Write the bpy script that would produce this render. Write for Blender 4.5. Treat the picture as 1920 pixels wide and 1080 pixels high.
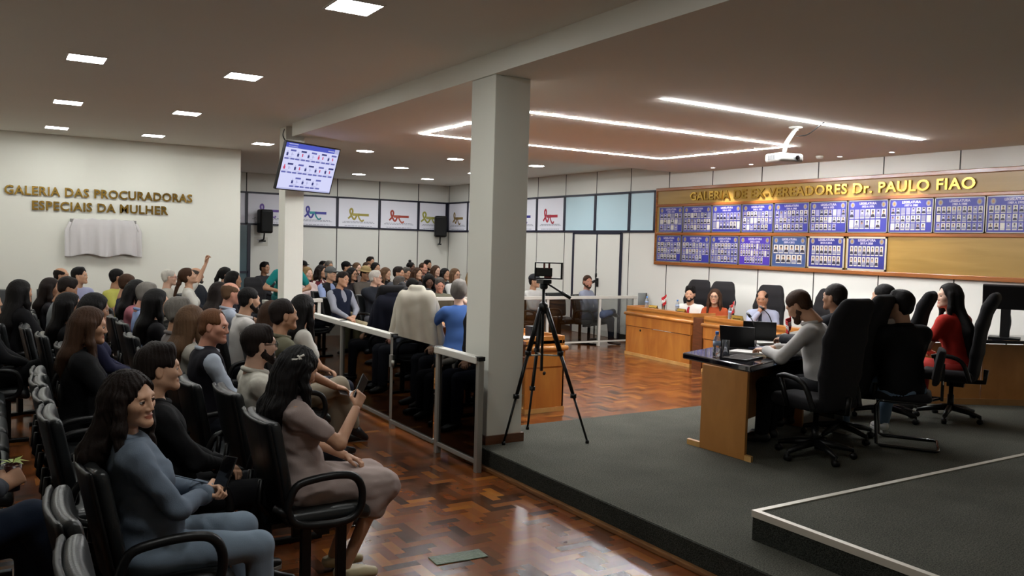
import bpy, bmesh, math, random
import numpy as np
from mathutils import Vector, Matrix

SC = bpy.context.scene
for _o in list(bpy.data.objects):
    bpy.data.objects.remove(_o)
COL = SC.collection
random.seed(7)
RNG = np.random.RandomState(11)

# ------------------------------------------------------------------ camera
EYE = 1.85
FPX = 1562.5
def cam_axes(yaw, pitch, roll):
    cy, sy, cp, sp, cr, sr = math.cos(yaw), math.sin(yaw), math.cos(pitch), math.sin(pitch), math.cos(roll), math.sin(roll)
    fwd = np.array([sy*cp, cy*cp, sp]); right = np.array([cy, -sy, 0.0]); down = np.cross(fwd, right)
    return np.array([right*cr+down*sr, -right*sr+down*cr, fwd])
AX = cam_axes(0.5594, -0.0518, -0.0276)
cd = bpy.data.cameras.new('camera'); cam = bpy.data.objects.new('camera', cd); COL.objects.link(cam)
cd.sensor_width = 36.0; cd.lens = FPX/1920*36.0; cd.clip_start = 0.05; cd.clip_end = 100
m3 = Matrix(((AX[0][0], -AX[1][0], -AX[2][0]), (AX[0][1], -AX[1][1], -AX[2][1]), (AX[0][2], -AX[1][2], -AX[2][2])))
cam.matrix_world = Matrix.Translation((0, 0, EYE)) @ m3.to_4x4()
SC.camera = cam

# ------------------------------------------------------------------ world, view
w = bpy.data.worlds.new('world'); SC.world = w; w.use_nodes = True
w.node_tree.nodes['Background'].inputs[0].default_value = (0.8, 0.85, 1.0, 1)
w.node_tree.nodes['Background'].inputs[1].default_value = 0.02
vs = SC.view_settings
vs.view_transform = 'Standard'; vs.look = 'None'; vs.gamma = 1.0; vs.use_curve_mapping = False
vs.exposure = 0.0
try:
    SC.cycles.use_denoising = True
    SC.cycles.max_bounces = 6; SC.cycles.diffuse_bounces = 4; SC.cycles.glossy_bounces = 3
    SC.cycles.transparent_max_bounces = 10; SC.cycles.transmission_bounces = 4
    SC.cycles.caustics_reflective = False; SC.cycles.caustics_refractive = False
    SC.cycles.sample_clamp_indirect = 4.0
except Exception:
    pass
PANEL_L = 65.0     # emission of the square ceiling panels
ROUND_L = 120.0    # emission of the round downlights
STRIP_L = 320.0    # emission of the led strips
SPOT_W = 95.0      # watts of each wall washer

# ------------------------------------------------------------------ pixel helpers (photo pixels -> points in the room)
def ray(x, y):
    return AX.T @ np.array([(x-960)/FPX, (y-540)/FPX, 1.0])
def at_z(x, y, z):
    d = ray(x, y); t = (z-EYE)/d[2]; return Vector((d[0]*t, d[1]*t, z))
def at_x(x, y, X):
    d = ray(x, y); t = X/d[0]; return Vector((X, d[1]*t, EYE+d[2]*t))
def at_y(x, y, Y):
    d = ray(x, y); t = Y/d[1]; return Vector((d[0]*t, Y, EYE+d[2]*t))

# ------------------------------------------------------------------ materials
MATS = {}
def hx(h):
    h = h.lstrip('#'); c = [int(h[i:i+2], 16)/255 for i in (0, 2, 4)]
    return tuple((v/12.92 if v <= 0.04045 else ((v+0.055)/1.055)**2.4) for v in c)
def nodes(name):
    m = bpy.data.materials.new(name); m.use_nodes = True
    nt = m.node_tree; b = nt.nodes['Principled BSDF']
    return m, nt, b
def mat(name, col, rough=0.6, metal=0.0, bump=0.0, bscale=60.0, var=0.0, vscale=8.0, coat=0.0, spec=0.5, stretch=None, trans=0.0, ior=1.45, alpha=1.0):
    if name in MATS: return MATS[name]
    if isinstance(col, str): col = hx(col)
    m, nt, b = nodes(name)
    b.inputs['Base Color'].default_value = (*col, 1); b.inputs['Roughness'].default_value = rough
    b.inputs['Metallic'].default_value = metal; b.inputs['Coat Weight'].default_value = coat
    b.inputs['Specular IOR Level'].default_value = spec
    b.inputs['Transmission Weight'].default_value = trans; b.inputs['IOR'].default_value = ior; b.inputs['Alpha'].default_value = alpha
    L = nt.links.new
    tc = nt.nodes.new('ShaderNodeTexCoord'); mp = nt.nodes.new('ShaderNodeMapping'); L(tc.outputs['Object'], mp.inputs[0])
    if stretch: mp.inputs['Scale'].default_value = stretch
    if var > 0:
        n = nt.nodes.new('ShaderNodeTexNoise'); n.inputs['Scale'].default_value = vscale; n.inputs['Detail'].default_value = 4
        L(mp.outputs[0], n.inputs['Vector'])
        mx = nt.nodes.new('ShaderNodeMix'); mx.data_type = 'RGBA'
        mx.inputs[6].default_value = (*[c*(1-var) for c in col], 1); mx.inputs[7].default_value = (*[min(1, c*(1+var)) for c in col], 1)
        L(n.outputs['Fac'], mx.inputs[0]); L(mx.outputs[2], b.inputs['Base Color'])
    if bump > 0:
        n2 = nt.nodes.new('ShaderNodeTexNoise'); n2.inputs['Scale'].default_value = bscale; n2.inputs['Detail'].default_value = 3
        L(mp.outputs[0], n2.inputs['Vector'])
        bp = nt.nodes.new('ShaderNodeBump'); bp.inputs['Strength'].default_value = bump; bp.inputs['Distance'].default_value = 0.01
        L(n2.outputs['Fac'], bp.inputs['Height']); L(bp.outputs[0], b.inputs['Normal'])
    MATS[name] = m
    return m
def emit(name, col, s):
    if name in MATS: return MATS[name]
    m = bpy.data.materials.new(name); m.use_nodes = True; nt = m.node_tree; nt.nodes.clear()
    e = nt.nodes.new('ShaderNodeEmission'); o = nt.nodes.new('ShaderNodeOutputMaterial')
    e.inputs[0].default_value = (*(hx(col) if isinstance(col, str) else col), 1); e.inputs[1].default_value = s
    nt.links.new(e.outputs[0], o.inputs[0]); MATS[name] = m
    return m
def tinted_glass(name, col, gloss=0.08):
    if name in MATS: return MATS[name]
    m = bpy.data.materials.new(name); m.use_nodes = True; nt = m.node_tree; nt.nodes.clear()
    t = nt.nodes.new('ShaderNodeBsdfTransparent'); g = nt.nodes.new('ShaderNodeBsdfGlossy'); mx = nt.nodes.new('ShaderNodeMixShader'); o = nt.nodes.new('ShaderNodeOutputMaterial')
    fr = nt.nodes.new('ShaderNodeFresnel'); fr.inputs[0].default_value = 1.5
    t.inputs[0].default_value = (*col, 1); g.inputs[0].default_value = (1, 1, 1, 1); g.inputs['Roughness'].default_value = 0.02
    L = nt.links.new; L(fr.outputs[0], mx.inputs[0]); L(t.outputs[0], mx.inputs[1]); L(g.outputs[0], mx.inputs[2]); L(mx.outputs[0], o.inputs[0])
    MATS[name] = m; return m
def wood(name, c1, c2, axis=(1, 1, 12), rough=0.3, coat=0.3):
    if name in MATS: return MATS[name]
    m, nt, b = nodes(name); L = nt.links.new
    tc = nt.nodes.new('ShaderNodeTexCoord'); mp = nt.nodes.new('ShaderNodeMapping'); mp.inputs['Scale'].default_value = axis
    n = nt.nodes.new('ShaderNodeTexNoise'); n.inputs['Scale'].default_value = 3.0; n.inputs['Detail'].default_value = 6; n.inputs['Distortion'].default_value = 0.6
    r = nt.nodes.new('ShaderNodeValToRGB')
    r.color_ramp.elements[0].position = 0.3; r.color_ramp.elements[0].color = (*hx(c1), 1)
    r.color_ramp.elements[1].position = 0.72; r.color_ramp.elements[1].color = (*hx(c2), 1)
    L(tc.outputs['Object'], mp.inputs[0]); L(mp.outputs[0], n.inputs['Vector']); L(n.outputs['Fac'], r.inputs[0]); L(r.outputs[0], b.inputs['Base Color'])
    b.inputs['Roughness'].default_value = rough; b.inputs['Coat Weight'].default_value = coat; b.inputs['Coat Roughness'].default_value = 0.15
    MATS[name] = m; return m
def parquet(name):
    m, nt, b = nodes(name); L = nt.links.new
    at = nt.nodes.new('ShaderNodeAttribute'); at.attribute_name = 'plank'
    r = nt.nodes.new('ShaderNodeValToRGB'); cr = r.color_ramp
    cr.elements[0].position = 0.0; cr.elements[0].color = (*hx('#3d2414'), 1)
    cr.elements[1].position = 1.0; cr.elements[1].color = (*hx('#9c6227'), 1)
    for p, c in ((0.2, '#5a331b'), (0.5, '#733f1f'), (0.8, '#7d4823'), (0.93, '#8c5425')):
        e = cr.elements.new(p); e.color = (*hx(c), 1)
    L(at.outputs['Fac'], r.inputs[0])
    tc = nt.nodes.new('ShaderNodeTexCoord'); n = nt.nodes.new('ShaderNodeTexNoise'); n.inputs['Scale'].default_value = 14; n.inputs['Detail'].default_value = 5
    L(tc.outputs['Object'], n.inputs['Vector'])
    mx = nt.nodes.new('ShaderNodeMix'); mx.data_type = 'RGBA'; mx.blend_type = 'MULTIPLY'; mx.inputs[0].default_value = 0.30
    L(r.outputs[0], mx.inputs[6]); L(n.outputs['Color'], mx.inputs[7]); L(mx.outputs[2], b.inputs['Base Color'])
    n2 = nt.nodes.new('ShaderNodeTexNoise'); n2.inputs['Scale'].default_value = 3.0
    L(tc.outputs['Object'], n2.inputs['Vector'])
    bp = nt.nodes.new('ShaderNodeBump'); bp.inputs['Strength'].default_value = 0.12; bp.inputs['Distance'].default_value = 0.02
    ad = nt.nodes.new('ShaderNodeMath'); ad.operation = 'MULTIPLY_ADD'; ad.inputs[1].default_value = 0.25
    L(at.outputs['Fac'], ad.inputs[0]); L(n2.outputs['Fac'], ad.inputs[2]); L(ad.outputs[0], bp.inputs['Height']); L(bp.outputs[0], b.inputs['Normal'])
    b.inputs['Roughness'].default_value = 0.21; b.inputs['Coat Weight'].default_value = 0.0; b.inputs['Specular IOR Level'].default_value = 0.27
    MATS[name] = m; return m
def carpet(name, c):
    m, nt, b = nodes(name); L = nt.links.new
    tc = nt.nodes.new('ShaderNodeTexCoord'); n = nt.nodes.new('ShaderNodeTexNoise'); n.inputs['Scale'].default_value = 130; n.inputs['Detail'].default_value = 3
    n3 = nt.nodes.new('ShaderNodeTexNoise'); n3.inputs['Scale'].default_value = 2.2; n3.inputs['Detail'].default_value = 3
    L(tc.outputs['Object'], n.inputs['Vector']); L(tc.outputs['Object'], n3.inputs['Vector'])
    r = nt.nodes.new('ShaderNodeValToRGB'); c = hx(c)
    r.color_ramp.elements[0].position = 0.3; r.color_ramp.elements[0].color = (*[v*0.35 for v in c], 1)
    r.color_ramp.elements[1].position = 0.7; r.color_ramp.elements[1].color = (*[v*1.7 for v in c], 1)
    mx = nt.nodes.new('ShaderNodeMix'); mx.data_type = 'RGBA'; mx.blend_type = 'MULTIPLY'; mx.inputs[0].default_value = 0.5
    L(n.outputs['Fac'], r.inputs[0]); L(r.outputs[0], mx.inputs[6]); L(n3.outputs['Fac'], mx.inputs[7]); L(mx.outputs[2], b.inputs['Base Color'])
    bp = nt.nodes.new('ShaderNodeBump'); bp.inputs['Strength'].default_value = 0.6; bp.inputs['Distance'].default_value = 0.01
    L(n.outputs['Fac'], bp.inputs['Height']); L(bp.outputs[0], b.inputs['Normal'])
    b.inputs['Roughness'].default_value = 1.0; b.inputs['Specular IOR Level'].default_value = 0.1
    MATS[name] = m; return m

# ------------------------------------------------------------------ objects
def tag(o, label=None, cat=None, group=None, kind=None):
    if label: o['label'] = label
    if cat: o['category'] = cat
    if group: o['group'] = group
    if kind: o['kind'] = kind
    return o
def empty(name, loc=(0, 0, 0), rz=0.0):
    o = bpy.data.objects.new(name, None); o.empty_display_size = 0.1; COL.objects.link(o); o.location = loc; o.rotation_euler = (0, 0, rz); return o
def copy_tree(o, parent=None):
    c = o.copy(); COL.objects.link(c); c.parent = parent
    for ch in o.children: copy_tree(ch, c)
    return c
def link(name, me, parent=None, bevel=0.0, smooth=False, seg=2):
    o = bpy.data.objects.new(name, me); COL.objects.link(o)
    if parent is not None: o.parent = parent
    if bevel > 0:
        b = o.modifiers.new('bevel', 'BEVEL'); b.width = bevel; b.segments = seg; b.limit_method = 'ANGLE'; b.angle_limit = 0.7
    return o
def np_mesh(name, verts, quads, mats, mi=None, smooth=True):
    me = bpy.data.meshes.new(name)
    nv, nq = len(verts), len(quads)
    me.vertices.add(nv); me.vertices.foreach_set('co', np.asarray(verts, np.float32).ravel())
    me.loops.add(nq*4); me.loops.foreach_set('vertex_index', np.asarray(quads, np.int32).ravel())
    me.polygons.add(nq); me.polygons.foreach_set('loop_start', np.arange(0, nq*4, 4, dtype=np.int32))
    if mi is not None: me.polygons.foreach_set('material_index', np.asarray(mi, np.int32))
    me.polygons.foreach_set('use_smooth', np.full(nq, smooth, bool))
    for m in mats: me.materials.append(m)
    me.update(calc_edges=True)
    return me
class MB:
    """collects boxes, bars, tubes ... into one mesh"""
    def __init__(s): s.v = []; s.f = []; s.m = []; s.sm = []; s.mi = 0
    def add(s, vs_, fs, smooth=False, M=None):
        b = len(s.v)
        for p in vs_: s.v.append(tuple(M @ Vector(p)) if M is not None else tuple(p))
        for f in fs: s.f.append([i+b for i in f]); s.m.append(s.mi); s.sm.append(smooth)
        return s
    def box(s, lo, hi, M=None):
        x0, y0, z0 = lo; x1, y1, z1 = hi
        return s.add([(x0, y0, z0), (x1, y0, z0), (x1, y1, z0), (x0, y1, z0), (x0, y0, z1), (x1, y0, z1), (x1, y1, z1), (x0, y1, z1)],
                     [(3, 2, 1, 0), (4, 5, 6, 7), (0, 1, 5, 4), (1, 2, 6, 5), (2, 3, 7, 6), (3, 0, 4, 7)], False, M)
    def quad(s, a, b, c, d): return s.add([a, b, c, d], [(0, 1, 2, 3)])
    def prism(s, poly, h0, h1, ax='z', M=None):
        def P(u, v, h): return {'z': (u, v, h), 'x': (h, u, v), 'y': (u, h, v)}[ax]
        n = len(poly); vs_ = [P(u, v, h0) for u, v in poly]+[P(u, v, h1) for u, v in poly]
        return s.add(vs_, [tuple(range(n))[::-1], tuple(range(n, 2*n))]+[(i, (i+1) % n, n+(i+1) % n, n+i) for i in range(n)], False, M)
    def tube(s, path, r, n=8, closed=False, flat=1.0, caps=True, M=None):
        P = [Vector(p) for p in path]; k = len(P); R = r if isinstance(r, (list, tuple)) else [r]*k
        vs_ = []; up = None
        for i in range(k):
            t = (P[(i+1) % k]-P[i-1]) if closed else (P[min(i+1, k-1)]-P[max(i-1, 0)])
            t.normalize()
            if up is None:
                up = Vector((0, 0, 1)) if abs(t.z) < 0.9 else Vector((1, 0, 0))
            sd = t.cross(up); 
            if sd.length < 1e-5: sd = t.cross(Vector((0.3, 1, 0.2)))
            sd.normalize(); u2 = sd.cross(t).normalized(); up = u2
            for j in range(n):
                a = 2*math.pi*j/n
                vs_.append(P[i]+sd*(math.cos(a)*R[i])+u2*(math.sin(a)*R[i]*flat))
        fs = []
        for i in range(k if closed else k-1):
            a, b = i*n, ((i+1) % k)*n
            for j in range(n): fs.append((a+j, a+(j+1) % n, b+(j+1) % n, b+j))
        if not closed and caps: fs.append(tuple(range(n))[::-1]); fs.append(tuple(range((k-1)*n, k*n)))
        return s.add(vs_, fs, True, M)
    def cyl(s, a, b, r, n=16, r2=None):
        return s.tube([a, b], [r, r if r2 is None else r2], n)
    def lathe(s, prof, c=(0, 0, 0), n=24, M=None):
        vs_ = []; k = len(prof)
        for r, z in prof:
            for j in range(n):
                a = 2*math.pi*j/n; vs_.append((c[0]+r*math.cos(a), c[1]+r*math.sin(a), c[2]+z))
        fs = [(i*n+j, i*n+(j+1) % n, (i+1)*n+(j+1) % n, (i+1)*n+j) for i in range(k-1) for j in range(n)]
        fs.append(tuple(range(n))[::-1]); fs.append(tuple(range((k-1)*n, k*n)))
        return s.add(vs_, fs, True, M)
    def mesh(s, name, mats):
        me = bpy.data.meshes.new(name); me.from_pydata(s.v, [], s.f)
        for m in (mats if isinstance(mats, (list, tuple)) else [mats]): me.materials.append(m)
        me.polygons.foreach_set('material_index', s.m); me.polygons.foreach_set('use_smooth', s.sm); me.update()
        return me
    def build(s, name, mats, parent=None, bevel=0.0, seg=2):
        return link(name, s.mesh(name, mats), parent, bevel, seg=seg)
def struct(o): o['kind'] = 'structure'; return o
def bez(pts, n=24):
    """smooth path through points (catmull-rom)"""
    P = [Vector(p) for p in pts]; out = []
    for i in range(len(P)-1):
        a, b, c, d = P[max(i-1, 0)], P[i], P[i+1], P[min(i+2, len(P)-1)]
        m = max(2, n//(len(P)-1))
        for k in range(m):
            t = k/m
            out.append(0.5*((2*b)+(c-a)*t+(2*a-5*b+4*c-d)*t*t+(3*b-a-3*c+d)*t**3))
    out.append(P[-1]); return out
def text_mesh(txt, size, extrude=0.0, offset=0.0, align='LEFT', space=1.0):
    cu = bpy.data.curves.new('txt', 'FONT'); cu.body = txt; cu.size = size; cu.extrude = extrude; cu.offset = offset
    cu.align_x = align; cu.space_character = space; cu.resolution_u = 3
    o = bpy.data.objects.new('txt', cu); COL.objects.link(o)
    bpy.context.view_layer.update()
    me = bpy.data.meshes.new_from_object(o.evaluated_get(bpy.context.evaluated_depsgraph_get()))
    bpy.data.objects.remove(o); bpy.data.curves.remove(cu)
    return me
# ------------------------------------------------------------------ implicit surfaces -> meshes
class Field:
    def __init__(s, lo, hi, res):
        s.lo = np.array(lo, float); s.res = res
        s.n = np.maximum(4, np.ceil((np.array(hi, float)-s.lo)/res).astype(int)+1)
        s.ax = [s.lo[i]+res*np.arange(s.n[i]) for i in range(3)]
        s.f = np.full(tuple(s.n), 0.5, np.float32)
    def sub(s, lo, hi):
        sl = []
        for i in range(3):
            a = int(np.clip(math.floor((lo[i]-s.lo[i])/s.res), 0, s.n[i])); b = int(np.clip(math.ceil((hi[i]-s.lo[i])/s.res)+1, 0, s.n[i]))
            if b-a < 1: return None, None
            sl.append(slice(a, b))
        return tuple(sl), (s.ax[0][sl[0]][:, None, None], s.ax[1][sl[1]][None, :, None], s.ax[2][sl[2]][None, None, :])
    def comb(s, sl, d, k, op='u'):
        f = s.f[sl]; d = d.astype(np.float32)
        if op == 'u':
            h = np.maximum(k-np.abs(f-d), 0)/k if k > 0 else 0
            s.f[sl] = np.minimum(f, d)-h*h*k*0.25
        else:
            d = -d; h = np.maximum(k-np.abs(f-d), 0)/k if k > 0 else 0
            s.f[sl] = np.maximum(f, d)+h*h*k*0.25
    def cone(s, a, b, ra, rb, k=0.03, op='u', sc=None):
        a = np.array(a, float); b = np.array(b, float); sc = np.array(sc if sc is not None else (1, 1, 1), float)
        r = max(ra, rb)/min(1, sc.min()); pad = r+k+2*s.res
        sl, g = s.sub(np.minimum(a, b)-pad, np.maximum(a, b)+pad)
        if sl is None: return s
        d = (b-a)*sc; dd = max(d@d, 1e-9)
        x, y, z = [(g[i]-a[i])*sc[i] for i in range(3)]
        t = np.clip((x*d[0]+y*d[1]+z*d[2])/dd, 0, 1)
        dist = np.sqrt((x-t*d[0])**2+(y-t*d[1])**2+(z-t*d[2])**2)-(ra+t*(rb-ra))
        s.comb(sl, dist/max(1.0, sc.max()), k, op); return s
    def ell(s, c, r, k=0.03, op='u', R=None):
        c = np.array(c, float); r = np.array(r, float); pad = r.max()+k+2*s.res
        sl, g = s.sub(c-pad, c+pad)
        if sl is None: return s
        p = [g[i]-c[i] for i in range(3)]
        if R is not None:
            R = np.array(R); p = [p[0]*R[0][i]+p[1]*R[1][i]+p[2]*R[2][i] for i in range(3)]
        q = np.sqrt(sum((p[i]/r[i])**2 for i in range(3))); q2 = np.sqrt(sum((p[i]/r[i]**2)**2 for i in range(3)))
        s.comb(sl, q*(q-1)/np.maximum(q2, 1e-6), k, op); return s
    def rbox(s, c, h, rad, k=0.0, op='u', R=None, bend=0.0):
        c = np.array(c, float); h = np.array(h, float); pad = np.linalg.norm(h)+k+2*s.res
        sl, g = s.sub(c-pad, c+pad)
        if sl is None: return s
        p = [g[i]-c[i] for i in range(3)]
        if R is not None:
            R = np.array(R); p = [p[0]*R[0][i]+p[1]*R[1][i]+p[2]*R[2][i] for i in range(3)]
        if bend: p[0] = p[0]-bend*p[1]**2
        q = [np.abs(p[i])-h[i]+rad for i in range(3)]
        d = np.sqrt(sum(np.maximum(v, 0)**2 for v in q))+np.minimum(np.maximum(np.maximum(q[0], q[1]), q[2]), 0)-rad
        s.comb(sl, d, k, op); return s
    def cut(s, ax, v, side):
        """remove everything on one side of a plane"""
        d = (s.ax[ax]-v)*side; sh = [1, 1, 1]; sh[ax] = -1
        s.f = np.maximum(s.f, d.reshape(sh)).astype(np.float32); return s
    def noise(s, amp, sc=14.0, seed=0):
        rs = np.random.RandomState(seed); x, y, z = s.ax[0][:, None, None], s.ax[1][None, :, None], s.ax[2][None, None, :]
        n = 0
        for i in range(5):
            v = rs.randn(3); v /= np.linalg.norm(v); fq = sc*(0.7+0.8*rs.rand())*(1+0.5*i)
            n = n+np.sin(fq*(v[0]*x+v[1]*y+v[2]*z)+rs.rand()*6+1.5*np.sin(0.5*fq*(v[1]*x-v[2]*y+v[0]*z)))/(1+0.6*i)
        s.f += (amp*n*0.5).astype(np.float32); return s
    def mesh(s):
        f = s.f; f[0, :, :] = f[-1, :, :] = 0.5; f[:, 0, :] = f[:, -1, :] = 0.5; f[:, :, 0] = f[:, :, -1] = 0.5
        S = f < 0; i8 = S.astype(np.int8)
        n = i8[:-1, :-1, :-1]+i8[1:, :-1, :-1]+i8[:-1, 1:, :-1]+i8[1:, 1:, :-1]+i8[:-1, :-1, 1:]+i8[1:, :-1, 1:]+i8[:-1, 1:, 1:]+i8[1:, 1:, 1:]
        mx = (n > 0) & (n < 8); idx = np.full(mx.shape, -1, np.int64); ci = np.argwhere(mx); idx[mx] = np.arange(len(ci))
        pos = np.zeros((len(ci), 3)); cnt = np.zeros(len(ci))
        C = [(a, b, c) for a in (0, 1) for b in (0, 1) for c in (0, 1)]
        fv = {c: f[ci[:, 0]+c[0], ci[:, 1]+c[1], ci[:, 2]+c[2]].astype(float) for c in C}
        for a in C:
            for ax in range(3):
                if a[ax] == 0:
                    b = list(a); b[ax] = 1; b = tuple(b); fa, fb = fv[a], fv[b]; cr = (fa < 0) != (fb < 0)
                    t = np.where(cr, fa/np.where(cr, fa-fb, 1), 0)
                    for q in range(3): pos[:, q] += cr*(a[q]+(t if q == ax else 0))
                    cnt += cr
        V = s.lo+(ci+pos/np.maximum(cnt, 1)[:, None])*s.res
        Q = []
        for ax in range(3):
            o1, o2 = (ax+1) % 3, (ax+2) % 3
            A = [slice(1, -1)]*3; B = [slice(1, -1)]*3; A[ax] = slice(0, -1); B[ax] = slice(1, None)
            sa, sb = S[tuple(A)], S[tuple(B)]; e = np.argwhere(sa != sb)
            if len(e) == 0: continue
            flip = sa[tuple(e.T)]; e = e.copy(); e[:, o1] += 1; e[:, o2] += 1
            def cell(d1, d2):
                c = e.copy(); c[:, o1] -= d1; c[:, o2] -= d2; return idx[tuple(c.T)]
            q = np.stack([cell(1, 1), cell(0, 1), cell(0, 0), cell(1, 0)], 1)
            q[~flip] = q[~flip][:, ::-1]; Q.append(q)
        return V, (np.concatenate(Q) if Q else np.zeros((0, 4), int))

def qsphere(c, r, n=8):
    """sphere out of quads only, c centre, r radii"""
    V, Q = [], []
    for ax in range(3):
        for sg in (-1, 1):
            b = len(V)
            for i in range(n+1):
                for j in range(n+1):
                    p = [0, 0, 0]; p[ax] = sg; p[(ax+1) % 3] = math.tan((2*i/n-1)*math.pi/4); p[(ax+2) % 3] = math.tan((2*j/n-1)*math.pi/4)
                    p = np.array(p, float); V.append(p/np.linalg.norm(p))
            for i in range(n):
                for j in range(n):
                    q = [b+i*(n+1)+j, b+(i+1)*(n+1)+j, b+(i+1)*(n+1)+j+1, b+i*(n+1)+j+1]
                    Q.append(q if sg > 0 else q[::-1])
    return np.array(V)*np.array(r)+np.array(c), np.array(Q)

# ------------------------------------------------------------------ heads, hair, hands (made once, placed many times)
CACHE = {}
def head_geo(sex, res, smile=False):
    key = ('head', sex, round(res, 4), smile)
    if key in CACHE: return CACHE[key]
    m = sex == 'm'
    F = Field((-0.14, -0.115, -0.21), (0.14, 0.115, 0.14), res)
    F.ell((-0.018, 0, 0.03), (0.097, 0.077, 0.088), 0.02)
    F.ell((0.022, 0, -0.03), (0.068, 0.060 if m else 0.057, 0.083), 0.03)
    jw = 0.047 if m else 0.042
    for sy in (-1, 1):
        F.cone((-0.005, sy*jw, -0.055), (0.07, sy*0.012, -0.097), 0.026, 0.018, 0.03)
        F.ell((0.052, sy*0.043, -0.022), (0.026, 0.022, 0.024), 0.03)
    F.ell((0.078, 0, -0.099), (0.017, 0.02, 0.016), 0.02)
    F.cone((0.076, -0.034, 0.021), (0.076, 0.034, 0.021), 0.013 if m else 0.010, 0.013 if m else 0.010, 0.025)
    for sy in (-1, 1):
        F.ell((0.098, sy*0.032, 0.001), (0.020, 0.019, 0.013), 0.014, 's')
    F.cone((0.084, 0, 0.008), (0.1015, 0, -0.033), 0.008, 0.0105 if m else 0.0090, 0.014)
    for sy in (-1, 1): F.ell((0.092, sy*0.0115, -0.038), (0.011, 0.0085, 0.0072), 0.008)
    wm = 0.029 if smile else 0.024
    F.ell((0.0845, 0, -0.0625), (0.010, wm, 0.0056), 0.007); F.ell((0.0835, 0, -0.0730), (0.010, wm*0.85, 0.0062), 0.007)
    for sy in (-1, 1):
        F.ell((-0.008, sy*0.078, -0.012), (0.020, 0.009, 0.033), 0.008, R=[[1, 0, 0], [0, 1, 0], [0, 0, 1]])
        F.ell((0.0, sy*0.088, -0.010), (0.010, 0.006, 0.018), 0.006, 's')
    F.cone((-0.022, 0, -0.06), (-0.045, 0, -0.19), 0.056 if m else 0.047, 0.062 if m else 0.052, 0.03)
    V, Q = F.mesh(); c = V[Q].mean(1)
    mi = np.zeros(len(Q), int)
    lips = (np.abs(c[:, 1]) < wm) & (c[:, 0] > 0.074) & (np.abs(c[:, 2]+0.068) < 0.0105*np.sqrt(np.clip(1-(c[:, 1]/wm)**2, 0, 1))+0.001)
    mi[lips] = 1
    Vs, Qs, Ms = [V], [Q], [mi]; nv = len(V)
    n = 10 if res < 0.006 else 8
    for sy in (-1, 1):
        ev, eq = qsphere((0.0735, sy*0.032, 0.0005), (0.0150, 0.0150, 0.0150), n)
        ec = ev[eq].mean(1)-np.array((0.0735, sy*0.032, 0.0005)); ec /= np.linalg.norm(ec, axis=1)[:, None]
        em = np.full(len(eq), 3); em[ec[:, 0] > 0.80] = 4; em[(ec[:, 2] > 0.30) | (ec[:, 2] < -0.36)] = 0
        if m is False: em[(ec[:, 2] > 0.24) & (ec[:, 2] <= 0.40)] = 2
        Vs.append(ev); Qs.append(eq+nv); Ms.append(em); nv += len(ev)
    for sy in (-1, 1):                                                # eyebrows
        g = MB(); hw = 0.0030 if m else 0.0021
        g.tube([(0.0875, sy*0.013, 0.0205), (0.0868, sy*0.022, 0.0245), (0.0835, sy*0.033, 0.0265), (0.0765, sy*0.043, 0.0250), (0.068, sy*0.051, 0.0205)], [hw*0.8, hw, hw, hw*0.8, hw*0.4], 6, caps=False)
        bv = np.array([tuple(p) for p in g.v]); bq = np.array(g.f); Vs.append(bv); Qs.append(bq+nv); Ms.append(np.full(len(bq), 2)); nv += len(bv)
    CACHE[key] = (np.concatenate(Vs), np.concatenate(Qs), np.concatenate(Ms)); return CACHE[key]

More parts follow.
